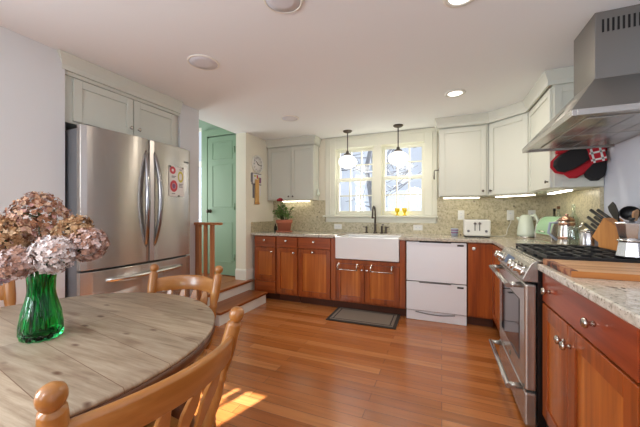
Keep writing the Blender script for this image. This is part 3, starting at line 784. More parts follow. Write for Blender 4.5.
# oven mitts on hooks on the cabinet end panel
def mitt(name_label, cx, cz, ang, y, main, s=1., grid=False):
    t = thing('oven_mitt', name_label, 'oven mitt', (cx, y, cz), 'oven mitts under the hood')
    Mx = Matrix.Translation((cx, y, cz)) @ Matrix.Rotation(ang, 4, 'Y')
    out = [(-.065, .0), (.065, 0), (.074, -.09), (.078, -.16), (.066, -.225), (.03, -.26), (-.02, -.262), (-.055, -.235), (-.068, -.19), (-.072, -.17)]
    th = [(-.066, -.08), (-.10, -.10), (-.122, -.145), (-.115, -.185), (-.092, -.195), (-.072, -.165)]
    def puff(pts, d, mi, yo):
        b = NB(); n = len(pts); c = Vector((sum(p[0] for p in pts)/n, 0, sum(p[1] for p in pts)/n))
        layers = [(0.0, .86), (.35*d, 1.), (.65*d, 1.), (d, .84)]
        rings = []
        for yy, k in layers:
            rings.append([b.verts.new(Mx @ Vector(((c.x+(p[0]-c.x)*k)*s, -(yo+yy), (c.z+(p[1]-c.z)*k)*s))) for p in pts])
        for a_, c_ in zip(rings, rings[1:]):
            for k in range(n): b.faces.new([a_[k], a_[(k+1) % n], c_[(k+1) % n], c_[k]])
        b.faces.new(rings[0][::-1]); b.faces.new(rings[-1])
        return b
    o = build('mitt_body', puff(out, .038, 0, 0), main, t, bevel=.006)
    if main == 'black_cloth' and ang > 1: build('red_trim', puff([(p[0]*1.14, p[1]*1.05) for p in out], .012, 0, -.0125), 'red', t, bevel=.003)
    o2 = build('thumb', puff(th, .034, 0, .002), 'red' if main == 'black_cloth' else 'black_cloth', t, bevel=.006)
    b = NB(); box(b, -.07*s, .07*s, -.042, .001, -.025*s, .012*s, 0, Mx); build('cuff', b, 'red' if main == 'black_cloth' else 'black_cloth', t, bevel=.006)
    b = NB(); tube(b, [Mx @ Vector((.0, -.02, .01)), Mx @ Vector((.0, -.02, .035)), Mx @ Vector((.004, -.02, .012))], .004, 6); build('loop', b, 'black_cloth', t)
    return t
mitt('black oven mitt with red trim hanging foremost and leftmost below the hood', .985, 1.645, R(58), 2.725, 'black_cloth', .92)
mitt('red oven mitt hanging between the two black mitts', 1.02, 1.622, R(44), 2.772, 'red', .86)
mitt('black oven mitt hanging rightmost below the hood', 1.035, 1.655, R(2), 2.775, 'black_cloth', .90)
b = NB(); t = thing('pot_holder', 'red and white checked pot holder hanging over the black mitts', 'pot holder', (1.03, 2.655, 1.55))
Mx = Matrix.Translation((1.01, 2.66, 1.60)) @ Matrix.Rotation(R(-12), 4, 'Y')
build('pad', box(NB(), -.045, .045, -.006, .004, -.06, .045, 0, Mx), 'red', t, bevel=.004)
b = NB()
for k in (-.028, .022): box(b, k-.006, k+.006, -.0085, -.0062, -.058, .043, 0, Mx)
for k in (-.038, .012): box(b, -.043, .043, -.0085, -.0062, k-.006, k+.006, 0, Mx)
build('check_bands', b, 'paper', t)
b = NB(); box(b, .88, 1.09, 2.8151, 2.8199, 1.665, 1.685)
for x in (.93, 1.0, 1.06): tube(b, [(x, 2.816, 1.675), (x, 2.72, 1.672), (x, 2.66, 1.685)], .004, 6)
tag(build('hook_rail', b, 'dark_nickel', loc=(.98, 2.81, 1.675)), 'small metal hook rail holding the oven mitts on the cabinet end', 'hook rail')

# ------------------------------------------------------------------ table, chairs
TC = (-1.315, .572); TR = .59
t = thing('dining_table', 'round weathered pine dining table with a dark rim in the left foreground', 'table', (TC[0], TC[1], 0))
b = NB(); lathe(b, [(TR-.02, .731), (TR, .732), (TR+.001, .739), (TR-.004, .745), (0, .745)], (TC[0], TC[1], 0), 72, 0)
build('tabletop', b, 'table', t)
b = NB(); lathe(b, [(TR-.05, .692), (TR-.004, .696), (TR+.001, .708), (TR-.001, .7305), (0, .7305)], (TC[0], TC[1], 0), 72); build('rim', b, 'table_leg', t)
b = NB(); lathe(b, [(.47, .61), (.47, .6998), (.445, .6998), (.445, .61), (.47, .61)], (TC[0], TC[1], 0), 48); build('apron', b, 'table_leg', t)
LEG = [(.026, 0), (.034, .02), (.03, .06), (.022, .09), (.03, .12), (.036, .14), (.024, .165), (.03, .20), (.044, .33), (.046, .40), (.034, .47), (.026, .49), (.042, .51), (.042, .53), (.03, .545), (.044, .56), (.044, .70)]
for a in (33, 123, 213, 303):
    c = (TC[0]+.475*math.cos(R(a)), TC[1]+.475*math.sin(R(a)), 0)
    build('leg', lathe(NB(), LEG, c, 24, flute=.05, nfl=8), 'table_leg', t)

def make_chair(label, w=.47, H=.885):
    """local: front +y, back -y"""
    t = thing('dining_chair', label, 'chair', (0, 0, 0), 'wooden chairs around the table')
    b = NB(); n = 40; pts = []
    for i in range(n):
        a = 2*PI*i/n; ca, sa = math.cos(a), math.sin(a)
        x = .225*math.copysign(abs(ca)**.62, ca); y = .205*math.copysign(abs(sa)**.62, sa)
        pts.append((x*(1+.08*y/.2), y))
    rings = []
    for k, z in ((.93, .425), (1., .437), (1., .455), (.96, .464), (.6, .452), (.25, .446)):
        rings.append([b.verts.new((p[0]*k, p[1]*k, z)) for p in pts])
    for a_, c_ in zip(rings, rings[1:]):
        for k in range(n):
            f = b.faces.new([a_[k], a_[(k+1) % n], c_[(k+1) % n], c_[k]]); f.smooth = True
    b.faces.new(rings[0][::-1]); b.faces.new(rings[-1])
    build('seat', b, 'oak_x', t)
    def turned(p0, p1, prof, seg=16):
        p0, p1 = Vector(p0), Vector(p1); b_ = NB(); Ln = (p1-p0).length
        Mx_ = Matrix.Translation(p0) @ (p1-p0).to_track_quat('Z', 'Y').to_matrix().to_4x4()
        lathe(b_, [(r, z*Ln) for r, z in prof], (0, 0, 0), seg, 0, Mx_); return b_
    POST = [(.014, 0), (.021, .05), (.024, .10), (.017, .16), (.022, .19), (.017, .22), (.020, .30), (.022, .40), (.016, .46), (.021, .48), (.021, .50), (.017, .52), (.0225, .60), (.024, .70), (.0225, .86), (.0215, .875), (.0215, .885), (.014, .893), (.0135, .90), (.018, .908), (.0222, .93), (.0232, .953), (.0205, .978), (.012, .995), (0, 1.0)]
    for s in (-1, 1):
        build('back_post', turned((s*.178, -.165, .455), (s*w/2, -.262, H), POST), 'oak', t)
    # bowed crest rail between the posts
    b = NB(); n = 16; secs = []
    for i in range(n+1):
        q = -1+2*i/n; x = q*(w/2-.018); bow = .066*(1-q*q)
        zt = H-.082+.012*(1-q*q); zb = H-.156+.006*(1-q*q)
        yt = -.248-bow; yb = -.236-bow*.95; th = .012
        secs.append([b.verts.new(p) for p in ((x, yt-th, zt-.008), (x, yt-th*.5, zt), (x, yt+th*.5, zt), (x, yt+th, zt-.008), (x, yb+th, zb), (x, yb-th, zb))])
    for a_, c_ in zip(secs, secs[1:]):
        for k in range(6):
            f = b.faces.new([a_[k], a_[(k+1) % 6], c_[(k+1) % 6], c_[k]]); f.smooth = k not in (4,)
    b.faces.new(secs[0][::-1]); b.faces.new(secs[-1])
    build('crest_rail', b, 'oak_x', t, bevel=.003)
    # flat arrow spindles
    for q in (-.6, -.2, .2, .6):
        xt, xb = q*(w/2-.018), q*.17; bow = .066*(1-q*q)
        top = Vector((xt, -.236-bow*.95, H-.149)); bot = Vector((xb, -.178, .458)); b = NB()
        prof = [(.007, 0), (.007, .28), (.012, .45), (.022, .72), (.023, .80), (.014, .97), (.010, 1.0)]
        rg = []
        for hw, f_ in prof:
            c_ = bot.lerp(top, f_); th = .0065
            rg.append([b.verts.new(c_+Vector(d_)) for d_ in ((-hw, -th, 0), (hw, -th, 0), (hw, th, 0), (-hw, th, 0))])
        for a_, c_ in zip(rg, rg[1:]):
            for k in range(4): b.faces.new([a_[k], a_[(k+1) % 4], c_[(k+1) % 4], c_[k]])
        b.faces.new(rg[0][::-1]); b.faces.new(rg[-1])
        build('spindle', b, 'oak', t, bevel=.003)
    LG = [(.014, 0), (.017, .08), (.019, .2), (.015, .26), (.021, .30), (.017, .34), (.024, .55), (.026, .66), (.017, .74), (.022, .78), (.018, .82), (.021, .92), (.016, 1)]
    feet = []
    for sx_ in (-1, 1):
        for sy_ in (-1, 1):
            p0 = (sx_*.205, sy_*.19, 0); p1 = (sx_*.15, sy_*.135, .43); feet.append((p0, p1))
            build('leg', turned(p0, p1, LG), 'oak', t)
    def at(f_, z): p0, p1 = map(Vector, f_); return p0.lerp(p1, z/.43)
    SP = [(.008, 0), (.011, .2), (.017, .45), (.019, .5), (.017, .55), (.011, .8), (.008, 1)]
    l, r = (feet[0], feet[1]), (feet[2], feet[3])
    for pr in (l, r): build('stretcher', turned(at(pr[0], .16), at(pr[1], .16), SP, 12), 'oak', t)
    ml = (at(l[0], .16)+at(l[1], .16))/2; mr = (at(r[0], .16)+at(r[1], .16))/2
    build('stretcher', turned(ml, mr, SP, 12), 'oak', t)
    build('stretcher', turned(at(feet[1], .20), at(feet[3], .20), SP, 12), 'oak', t)
    return t
c1 = make_chair('wooden spindle-back chair nearest the camera, its curved back to us')
c2 = make_chair('wooden spindle-back chair on the far side of the table by the refrigerator', .40)
dup(c2, (-1.87, .612, 0), R(-90), 'wooden spindle-back chair behind the vase, half hidden by the flowers')
c2.location = (-1.293, 1.020, 0); c2.rotation_euler = (0, 0, R(195))
c1.location = (-.868, .540, 0); c1.rotation_euler = (0, 0, R(86.6))

# vase
VC = (-1.300, .580, .745)
prof = [(0, 0), (.058, 0), (.066, .006), (.070, .02), (.069, .05), (.062, .09), (.050, .13), (.043, .165), (.044, .20), (.049, .23), (.055, .248),
        (.052, .249), (.046, .23), (.040, .20), (.039, .165), (.046, .13), (.057, .09), (.063, .05), (.062, .022), (.050, .014), (0, .014)]
tag(build('vase', lathe(NB(), prof, VC, 48, sx=.90, sy=.82, flute=.065, nfl=12, twist=.07), 'green_glass', loc=VC), 'green swirled glass vase holding dried hydrangeas on the pine table', 'vase')
# hydrangeas
fw = Vector((-math.sin(R(22.5)), math.cos(R(22.5)), 0)); rt = Vector((math.cos(R(22.5)), math.sin(R(22.5)), 0))
def hydrangea(label, off, rad, stretch, m_, n, axis):
    """off = (right, deep, up) from the vase mouth"""
    base = Vector(VC); mouth = base+Vector((0, 0, .235))
    c = mouth + rt*off[0] + fw*off[1] + Vector((0, 0, off[2]))
    t = thing('hydrangea', label, 'flower', tuple(base+Vector((0, 0, .016))), 'dried hydrangeas in the vase')
    ax = Vector(axis).normalized(); q = ax.to_track_quat('Z', 'Y').to_matrix()
    b = NB()
    for i in range(int(n*2.3)):
        u = random.uniform(-1, 1); a = random.uniform(0, 2*PI); s_ = math.sqrt(1-u*u)
        d0 = Vector((s_*math.cos(a), s_*math.sin(a), u)); k = random.uniform(.80, 1.04)
        taper = 1-.28*max(0, u)
        p = c + q @ Vector((d0.x*rad*taper*k, d0.y*rad*taper*k, d0.z*rad*stretch*k))
        nrm = (q @ d0 + Vector([random.gauss(0, .35) for _ in range(3)])).normalized()
        e1 = nrm.orthogonal().normalized(); e2 = nrm.cross(e1); ph = random.uniform(0, PI)
        sz = random.uniform(.007, .011)
        ctr = b.verts.new(p)
        for w in range(4):
            aa = ph+w*PI/2
            d1 = e1*math.cos(aa)+e2*math.sin(aa); d2 = -e1*math.sin(aa)+e2*math.cos(aa); lift = nrm*sz*random.uniform(-.1, .55)
            v1 = b.verts.new(p+d1*sz*.6+d2*sz*.48+lift*.5); v2 = b.verts.new(p+d1*sz*1.05+lift); v3 = b.verts.new(p+d1*sz*.6-d2*sz*.48+lift*.4)
            b.faces.new([ctr, v1, v2, v3])
    me_o = build('flower_head', b, m_, t)
    b = NB(); p0 = base+Vector((random.uniform(-.025, .025), random.uniform(-.025, .025), .02)); mo = mouth+Vector((max(-.028, min(.028, off[0]*.2)), max(-.02, min(.02, off[1]*.2)), -.03))
    tube(b, [p0, p0.lerp(mo, .5), mo, mo.lerp(c, .5)+Vector((0, 0, .012)), c+(c-mo).normalized()*rad*.3], .003, 6)
    # small side stalks fill the head
    for k in range(14):
        v = Vector([random.gauss(0, 1) for _ in range(3)]).normalized()*rad*.75
        tube(b, [c, c+v], [.002, .001], 4)
    build('stem', b, 'stem', t)
hydrangea('large brown dried hydrangea head at the top left of the bouquet', (-.035, .03, .185), .090, 1.05, 'pet_brown', 270, (-.1, .1, 1))
hydrangea('white and pink dried hydrangea head lowest on the right of the bouquet', (.085, -.045, .065), .062, 1.25, 'pet_white', 220, (.7, -.1, .35))
hydrangea('pink dried hydrangea head sticking out furthest right of the bouquet', (.150, .02, .090), .058, 1.2, 'pet_pink', 210, (.9, 0, .3))
hydrangea('mauve dried hydrangea head at the lower left of the bouquet', (-.115, -.05, .025), .064, 1.15, 'pet_mauve', 220, (-.8, -.1, .1))
hydrangea('dusky pink dried hydrangea head low over the front of the vase', (-.005, -.085, .040), .052, 1.1, 'pet_pink', 190, (0, -1, .2))
hydrangea('tan dried hydrangea head in the middle left of the bouquet', (-.085, -.055, .125), .066, 1.15, 'pet_tan', 220, (-.5, -.3, .6))
hydrangea('tan dried hydrangea head behind the white one in the bouquet', (.075, .045, .125), .066, 1.1, 'pet_tan', 220, (.4, .2, .8))
hydrangea('brown dried hydrangea head at the far left of the bouquet', (-.165, .03, .11), .070, 1.1, 'pet_brown', 220, (-.8, .1, .5))

# ------------------------------------------------------------------ railing by the steps
t = thing('stair_railing', 'short wooden railing with three posts beside the white steps', 'railing', (-2.23, 2.365, 0))
build('handrail', box(NB(), -2.398, -2.065, 2.335, 2.395, 1.063, 1.088), 'rail', t, bevel=.006)
for x, w_ in ((-2.362, .031), (-2.268, .013), (-2.178, .019)):
    build('post', box(NB(), x-w_, x+w_, 2.35, 2.382, .001, 1.0628), 'rail', t, bevel=.003)

# ------------------------------------------------------------------ pendants, ceiling fittings
def pendant(x, y, label):
    t = thing('pendant_lamp', label, 'lamp', (x, y, CE), 'pendant lamps over the sink')
    b = NB(); lathe(b, [(.062, 0), (.062, -.008), (.045, -.022), (.012, -.03), (.008, -.035)], (x, y, CE), 20); build('canopy', b, 'bronze', t)
    build('rod', tube(NB(), [(x, y, CE-.034), (x, y, 1.995)], .007, 10), 'bronze', t)
    build('fitter', lathe(NB(), [(.012, .05), (.02, .04), (.022, .02), (.048, .008), (.052, -.012), (.046, -.012)], (x, y, 1.963), 20), 'dark_nickel', t)
    n = 14; prof = [(.046, .084)] + [(.124*math.sin(PI*k/n), .086*math.cos(PI*k/n)) for k in range(2, n-1)] + [(.03, -.088), (0, -.090)]
    g = build('globe', lathe(NB(), prof, (x, y, 1.868), 28), 'globe', t)
    l = bpy.data.lights.new('pendant_bulb', 'POINT'); l.energy = 1.8; l.color = (1, .93, .82); l.shadow_soft_size = .12
    o = bpy.data.objects.new('pendant_bulb', l); C.objects.link(o); o.parent = t; o.location = (0, 0, 1.72-CE)
    return t
pendant(-1.160, 3.76, 'left white glass globe pendant lamp in front of the left window')
pendant(-.503, 3.76, 'right white glass globe pendant lamp in front of the right window')
def downlight(x, y, label):
    t = thing('recessed_light', label, 'light', (x, y, CE), 'recessed ceiling lights')
    build('trim_ring', lathe(NB(), [(.062, -.0005), (.085, -.0005), (.088, -.006), (.062, -.009), (.062, -.0005)], (x, y, CE), 28), 'trim', t)
    build('lens', lathe(NB(), [(.061, -.0008), (.061, -.005), (0, -.006)], (x, y, CE), 24), 'lamp', t)
    a = area('downlight', (x, y, CE-.02), (0, 0, -1), .11, 0, 7, (1, .9, .76), True); a.parent = t; a.location = (0, 0, -.02)
downlight(.112, 2.951, 'round recessed ceiling light near the right wall cabinets')
downlight(.091, 1.637, 'round recessed ceiling light cut by the top edge of the picture')
def speaker(x, y, r, label):
    t = thing('ceiling_speaker', label, 'speaker', (x, y, CE), 'round ceiling speakers')
    build('grille', lathe(NB(), [(r-.008, -.0005), (r-.008, -.006), (r*.5, -.0075), (0, -.008)], (x, y, CE), 32), 'speaker', t)
    build('ring', lathe(NB(), [(r-.0075, -.0005), (r+.004, -.0005), (r+.003, -.006), (r-.0075, -.007), (r-.0075, -.0005)], (x, y, CE), 32), 'trim', t)
speaker(-.754, 1.323, .098, 'round grey ceiling speaker cut by the top edge of the picture')
speaker(-1.604, 1.654, .106, 'round pale ceiling speaker in front of the refrigerator')
speaker(-1.619, 3.003, .100, 'small looking round ceiling speaker furthest back near the left wall cabinet')

# ------------------------------------------------------------------ floor mat
t = thing('floor_mat', 'grey floor mat with dark border in front of the sink', 'mat', (-.82, 3.26, 0))
Mx = Matrix.Translation((-.815, 3.275, 0)) @ Matrix.Rotation(R(1), 4, 'Z')
M['mat_grey'] = mat('mat_grey', (128, 116, 104), .9); bump(M['mat_grey'], noise(M['mat_grey'], coords(M['mat_grey']), 300, 2), .4, .003)
M['mat_dark'] = mat('mat_dark', (52, 44, 40), .9)
build('border', box(NB(), -.38, .38, -.235, .235, .001, .010, 0, Mx), 'mat_dark', t, bevel=.003)
build('field', box(NB(), -.345, .345, -.20, .20, .0101, .0125, 0, Mx), 'mat_grey', t)
b = NB()
for k in (-1, 1): box(b, -.335, .335, k*.172-.006, k*.172+.006, .0126, .0135, 0, Mx); box(b, k*.312-.006, k*.312+.006, -.166, .166, .0126, .0135, 0, Mx)
build('inner_line', b, 'mat_dark', t)

# ------------------------------------------------------------------ things on the worktops
# rose pot
pc = (-2.105, 3.73, .915)
t = thing('potted_rose', 'red rose in a terracotta pot on the worktop left of the window', 'plant', pc)
b = NB(); lathe(b, [(.115, 0), (.122, .012), (.118, .018), (.07, .016), (0, .016)], pc, 28); build('saucer', b, 'terracotta', t)
b = NB(); lathe(b, [(.0, .0165), (.088, .0165), (.106, .125), (.117, .127), (.121, .175), (.110, .176), (.104, .15), (0, .15)], pc, 28); build('pot', b, 'terracotta', t)
build('soil', lathe(NB(), [(.103, .1505), (.09, .158), (0, .16)], pc, 20), 'soil', t)
fb = NB(); sb = NB()
for i in range(30):
    a = random.uniform(0, 2*PI); rr = random.uniform(.04, .19); h = random.uniform(.08, .24)
    tip = Vector((pc[0]+rr*math.cos(a), pc[1]-.03+rr*math.sin(a)*.6, pc[2]+.165+h-rr*.25))
    root = Vector((pc[0]+.03*math.cos(a), pc[1]+.03*math.sin(a), pc[2]+.155)); mid = root.lerp(tip, .5)+Vector((0, 0, .03))
    tube(sb, [root, mid, tip], [.003, .0025, .0015], 5)
    for k in range(9):
        f_ = random.uniform(.35, 1.05); p = (root.lerp(mid, f_*2) if f_ < .5 else mid.lerp(tip, f_*2-1))
        d1 = Vector((random.gauss(0, 1), random.gauss(0, 1), random.gauss(0, .5))).normalized(); d2 = d1.cross(Vector((random.gauss(0, .5), random.gauss(-.4, .5), 1))).normalized()
        l_ = random.uniform(.034, .05); nn = d1.cross(d2)*.004
        if p.y+d1.y*l_ > 3.99: continue
        v = [fb.verts.new(p), fb.verts.new(p+d1*l_*.4+d2*l_*.34-nn), fb.verts.new(p+d1*l_), fb.verts.new(p+d1*l_*.4-d2*l_*.34-nn)]
        fb.faces.new(v)
build('foliage', fb, 'leaf', t); 
rp = Vector((pc[0]-.015, 3.64, 1.37))
tube(sb, [Vector((pc[0], 3.72, 1.08)), Vector((pc[0]-.01, 3.66, 1.22)), rp], .003, 6); build('stems', sb, 'stem', t)
b = NB()
for k in range(3):
    for j in range(5):
        a = 2*PI*j/5+k*.6; r_ = .012+.010*k
        p = rp+Vector((r_*math.cos(a), r_*math.sin(a), .012-.006*k)); ball(b, p, .017, 8, sz=1.1)
build('bloom', b, 'rose', t)
b = NB(); lathe(b, [(.022, 0), (.022, .075), (.010, .09), (.010, .11), (0, .112)], (-2.245, 3.72, .915), 14)
tag(build('bottle', b, 'oil', loc=(-2.245, 3.72, .915)), 'small dark bottle standing left of the terracotta rose pot', 'bottle')

# toaster
t = thing('toaster', 'white four-slice toaster on the worktop right of the window', 'toaster', (.365, 3.75, .915))
build('body', box(NB(), .232, .494, 3.665, 3.86, .928, 1.112), 'plastic', t, bevel=.018, seg=3)
build('base', box(NB(), .240, .486, 3.672, 3.852, .916, .9278), 'darkgrey', t)
for x in (.340, .386):
    b = NB(); box(b, x-.004, x+.004, 3.662, 3.6649, .99, 1.085); s_ = build('lever_slot', b, 'darkgrey', t)
    build('lever', box(NB(), x-.014, x+.014, 3.645, 3.6615, 1.06, 1.075), 'dark_nickel', s_, bevel=.003)
for x in (.275, .450):
    build('dial', lathe(NB(), [(.014, 0), (.012, .012), (0, .013)], (0, 0, 0), 14, 0, Matrix.Translation((x, 3.6645, .985)) @ Matrix.Rotation(R(90), 4, 'X')), 'grey_print', t)
b = NB()
for x in (.305, .42): box(b, x-.05, x+.05, 3.70, 3.73, 1.1122, 1.1135); box(b, x-.05, x+.05, 3.79, 3.82, 1.1122, 1.1135)
build('bread_slots', b, 'darkgrey', t)
# striped cup
t = thing('cup', 'small blue grey patterned cup left of the white toaster', 'cup', (.138, 3.79, .915))
build('bowl', lathe(NB(), [(0, .0005), (.032, .0005), (.037, .02), (.040, .09), (.036, .09), (.033, .02), (0, .012)], (.138, 3.79, .915), 20), 'blue_grey', t)
b = NB(); lathe(b, [(.0392, .035), (.0402, .05), (.0398, .05), (.0390, .035)], (.138, 3.79, .9152), 20); lathe(b, [(.0402, .065), (.0410, .078), (.0404, .078), (.0398, .065)], (.138, 3.79, .9152), 20); build('band', b, 'violet_print', t)
# yellow goblets on the sill
for x, l in ((-.545, 'left yellow glass goblet on the window sill'), (-.452, 'right yellow glass goblet on the window sill')):
    tag(build('goblet', lathe(NB(), [(0, 0), (.026, 0), (.026, .006), (.012, .018), (.012, .035), (.030, .06), (.036, .10), (.032, .10), (.026, .062), (0, .045)], (x, 3.99, 1.1525), 18), 'yellow', loc=(x, 3.99, 1.1525)), l, 'goblet', 'yellow goblets')
# outlets
def outlet(c, face, label, wide=False):
    t = thing('wall_outlet', label, 'outlet', c, 'wall outlets')
    Mx = Matrix.Translation(c) @ Matrix.Rotation(face, 4, 'Z')
    hw, hh = (.058, .036) if wide else (.036, .058)
    build('plate', box(NB(), -hw, hw, -.007, -.0003, -hh, hh, 0, Mx), 'plastic', t, bevel=.003)
    for k in (-1, 1):
        p = (k*.022, 0) if wide else (0, k*.022)
        o = build('socket', box(NB(), p[0]-.015, p[0]+.015, -.0085, -.0071, p[1]-.013, p[1]+.013, 0, Mx), 'white', t)
        b = NB()
        for q in (-.005, .005): box(b, p[0]+q-.001, p[0]+q+.001, -.0088, -.0086, p[1]-.005, p[1]+.005, 0, Mx)
        build('slots', b, 'darkgrey', o)
SY = BW-.0205
outlet((-1.38, SY, .992), 0, 'wide white outlet left of the faucet', True); outlet((-.286, SY, .997), 0, 'wide white outlet right of the faucet', True)
outlet((.22, SY, 1.16), 0, 'upright white outlet above the left end of the white toaster'); outlet((.738, SY, 1.16), 0, 'upright white outlet with a cord above the kettle'); outlet((.945, SY, 1.16), 0, 'upright white outlet furthest right above the kettle')
b = NB(); box(b, .722, .754, SY-.035, SY-.009, 1.12, 1.155)
tube(b, [(.738, SY-.03, 1.125), (.735, SY-.04, 1.08), (.70, SY-.045, 1.0), (.69, SY-.05, .94), (.66, SY-.06, .921), (.60, 3.92, .92), (.51, 3.87, .92), (.497, 3.83, .94)], .0035, 8)
tag(build('power_cord', b, 'plastic'), 'white plug and cord hanging from an outlet to the toaster', 'cord')
# kettle
kc = (.842, 3.80, .915)
t = thing('electric_kettle', 'pale green electric kettle on the corner worktop', 'kettle', kc)
build('base', lathe(NB(), [(0, .0005), (.082, .0005), (.084, .018), (.078, .022), (0, .022)], kc, 28), 'chrome', t)
build('body', lathe(NB(), [(0, .0225), (.080, .0225), (.082, .05), (.074, .13), (.062, .20), (.052, .235), (.03, .252), (0, .256)], kc, 28), 'kettle', t)
b = NB(); hx = Matrix.Translation(kc) @ Matrix.Rotation(R(-35), 4, 'Z')
tube(b, [hx @ Vector(p) for p in ((.045, 0, .238), (.085, 0, .250), (.112, 0, .20), (.112, 0, .10), (.080, 0, .05))], [.012, .014, .014, .013, .011], 10); build('handle', b, 'kettle', t)
b = NB(); tube(b, [hx @ Vector(p) for p in ((-.052, 0, .19), (-.075, 0, .212), (-.086, 0, .222))], [.022, .016, .008], 10); build('spout', b, 'kettle', t)
# bread box
A, Bp = Vector((.868, 3.56, 0)), Vector((.900, 3.18, 0)); dv = (Bp-A); ln = dv.length; ang = math.atan2(dv.y, dv.x)
Mx = Matrix.Translation((A.x, A.y, .915)) @ Matrix.Rotation(ang, 4, 'Z')   # local x along front, +y = towards wall
t = thing('bread_box', 'mint green roll-top bread box on the right worktop', 'bread box', tuple((A+Bp)/2+Vector((.06, 0, .915))))
HH, DD = .235, .165
arc = [(DD, .0), (0, .0), (0, .075)] + [(DD*.62*(1-math.sin(a)), .075+(HH-.075)*(1-math.cos(a))) if False else (DD*.60-DD*.60*math.cos(a), .075+(HH-.075)*math.sin(a)) for a in [PI/2*k/8 for k in range(1, 9)]] + [(DD, HH)]
prism_pts = arc
b = NB(); v = [(y_, z_) for y_, z_ in prism_pts]
prism(b, v, .012, ln-.012, 'x', 0, Mx); build('lid', b, 'mint', t, bevel=.003)
for k, (xa, xb) in enumerate(((.0, .0119), (ln-.0119, ln))):
    b = NB(); vv = [(-.006+(y_+.0)*1.0, max(.001, z_*1.02)) for y_, z_ in prism_pts]; prism(b, vv, xa, xb, 'x', 0, Mx); build('end_cap', b, 'steel', t, bevel=.002)
b = NB(); box(b, .0125, ln-.0125, -.004, -.0005, .004, .07, 0, Mx); build('front_band', b, 'chrome', t)
b = NB(); tube(b, [Mx @ Vector((ln*.35, -.006, .09)), Mx @ Vector((ln*.35, -.02, .10)), Mx @ Vector((ln*.65, -.02, .10)), Mx @ Vector((ln*.65, -.006, .09))], .005, 8); build('handle', b, 'chrome', t)
# pepper mill
t = thing('pepper_mill', 'dark pepper mill between kettle and bread box', 'pepper mill', (.945, 3.74, .915))
build('body', lathe(NB(), [(0, .0005), (.026, .0005), (.026, .02), (.016, .05), (.018, .10), (.024, .135), (0, .136)], (.945, 3.74, .915), 16), 'bronze', t)
build('head', lathe(NB(), [(.022, .1365), (.024, .15), (.018, .17), (.008, .178), (0, .19)], (.945, 3.74, .915), 16), 'black_plastic', t)
# bottles behind the bread box
def bottle(c, h, r, m_, capm, label, nm='bottle'):
    t = thing(nm, label, 'bottle', c, 'bottles behind the bread box')
    build('body', lathe(NB(), [(0, .0005), (r, .0005), (r, h*.62), (r*.8, h*.70), (r*.36, h*.78), (r*.34, h*.92), (0, h*.92)], c, 18), m_, t)
    build('cap', lathe(NB(), [(r*.42, h*.9205), (r*.42, h), (0, h)], c, 14), capm, t)
bottle((1.042, 3.62, .915), .315, .028, 'oil', 'black_plastic', 'dark oil bottle furthest left behind the mint bread box')
bottle((1.040, 3.50, .915), .335, .030, 'clear', 'cork', 'clear bottle with brown cap behind the mint bread box')
bottle((1.040, 3.15, .915), .345, .032, 'clear', 'clear', 'tall clear glass bottle furthest right behind the copper coffee pot')
# copper percolator
c = (.955, 3.03, .915)
t = thing('coffee_pot', 'copper banded coffee pot with grey handle behind the range', 'coffee pot', c)
build('body', lathe(NB(), [(0, .0005), (.060, .0005), (.063, .02), (.060, .10), (.052, .18), (.050, .205), (0, .205)], c, 24), 'chrome', t)
b = NB(); lathe(b, [(.0645, .052), (.0635, .075), (.0600, .075), (.0600, .052)], c, 24); lathe(b, [(.058, .165), (.0555, .19), (.051, .19), (.051, .165)], c, 24); build('copper_band', b, 'copper', t)
build('lid', lathe(NB(), [(.054, .2055), (.052, .216), (.030, .236), (.012, .240), (.012, .25), (.016, .258), (0, .264)], c, 24), 'copper', t)
b = NB(); tube(b, [(c[0]-.052, c[1]+.02, c[2]+.19), (c[0]-.10, c[1]+.04, c[2]+.185), (c[0]-.112, c[1]+.045, c[2]+.10), (c[0]-.06, c[1]+.02, c[2]+.04)], [.009, .011, .011, .008], 8); build('handle', b, 'blue_grey', t)
b = NB(); tube(b, [(c[0]+.050, c[1]-.02, c[2]+.13), (c[0]+.085, c[1]-.035, c[2]+.165), (c[0]+.10, c[1]-.04, c[2]+.20)], [.016, .011, .008], 8); build('spout', b, 'chrome', t)
# glass french press-like canister
c = (1.008, 2.765, .915)
t = thing('glass_teapot', 'glass and steel pot with a cream side handle right of the copper coffee pot', 'pot', c)
build('body', lathe(NB(), [(0, .0005), (.056, .0005), (.058, .02), (.056, .12), (.050, .13), (0, .13)], c, 24), 'alu', t)
b = NB(); lathe(b, [(.0590, .012), (.0590, .032), (.056, .032), (.056, .012)], c, 24); build('copper_band', b, 'copper', t)
build('lid', lathe(NB(), [(.056, .1305), (.054, .14), (.02, .152), (.01, .16), (0, .168)], c, 24), 'chrome', t)
b = NB(); tube(b, [(c[0]+.030, c[1]-.047, c[2]+.125), (c[0]+.075, c[1]-.10, c[2]+.10)], [.010, .014], 10); build('handle', b, 'cream_handle', t)
c = (.955, 2.90, .915)
bm = lathe(NB(), [(0, .0005), (.035, .0005), (.037, .09), (.030, .13), (.034, .16), (.032, .16), (.028, .13), (.034, .09), (.032, .006), (0, .006)], c, 18)
tag(build('glass_jar', bm, 'clear', loc=c), 'clear glass jar between the copper coffee pot and the steel pot', 'jar')

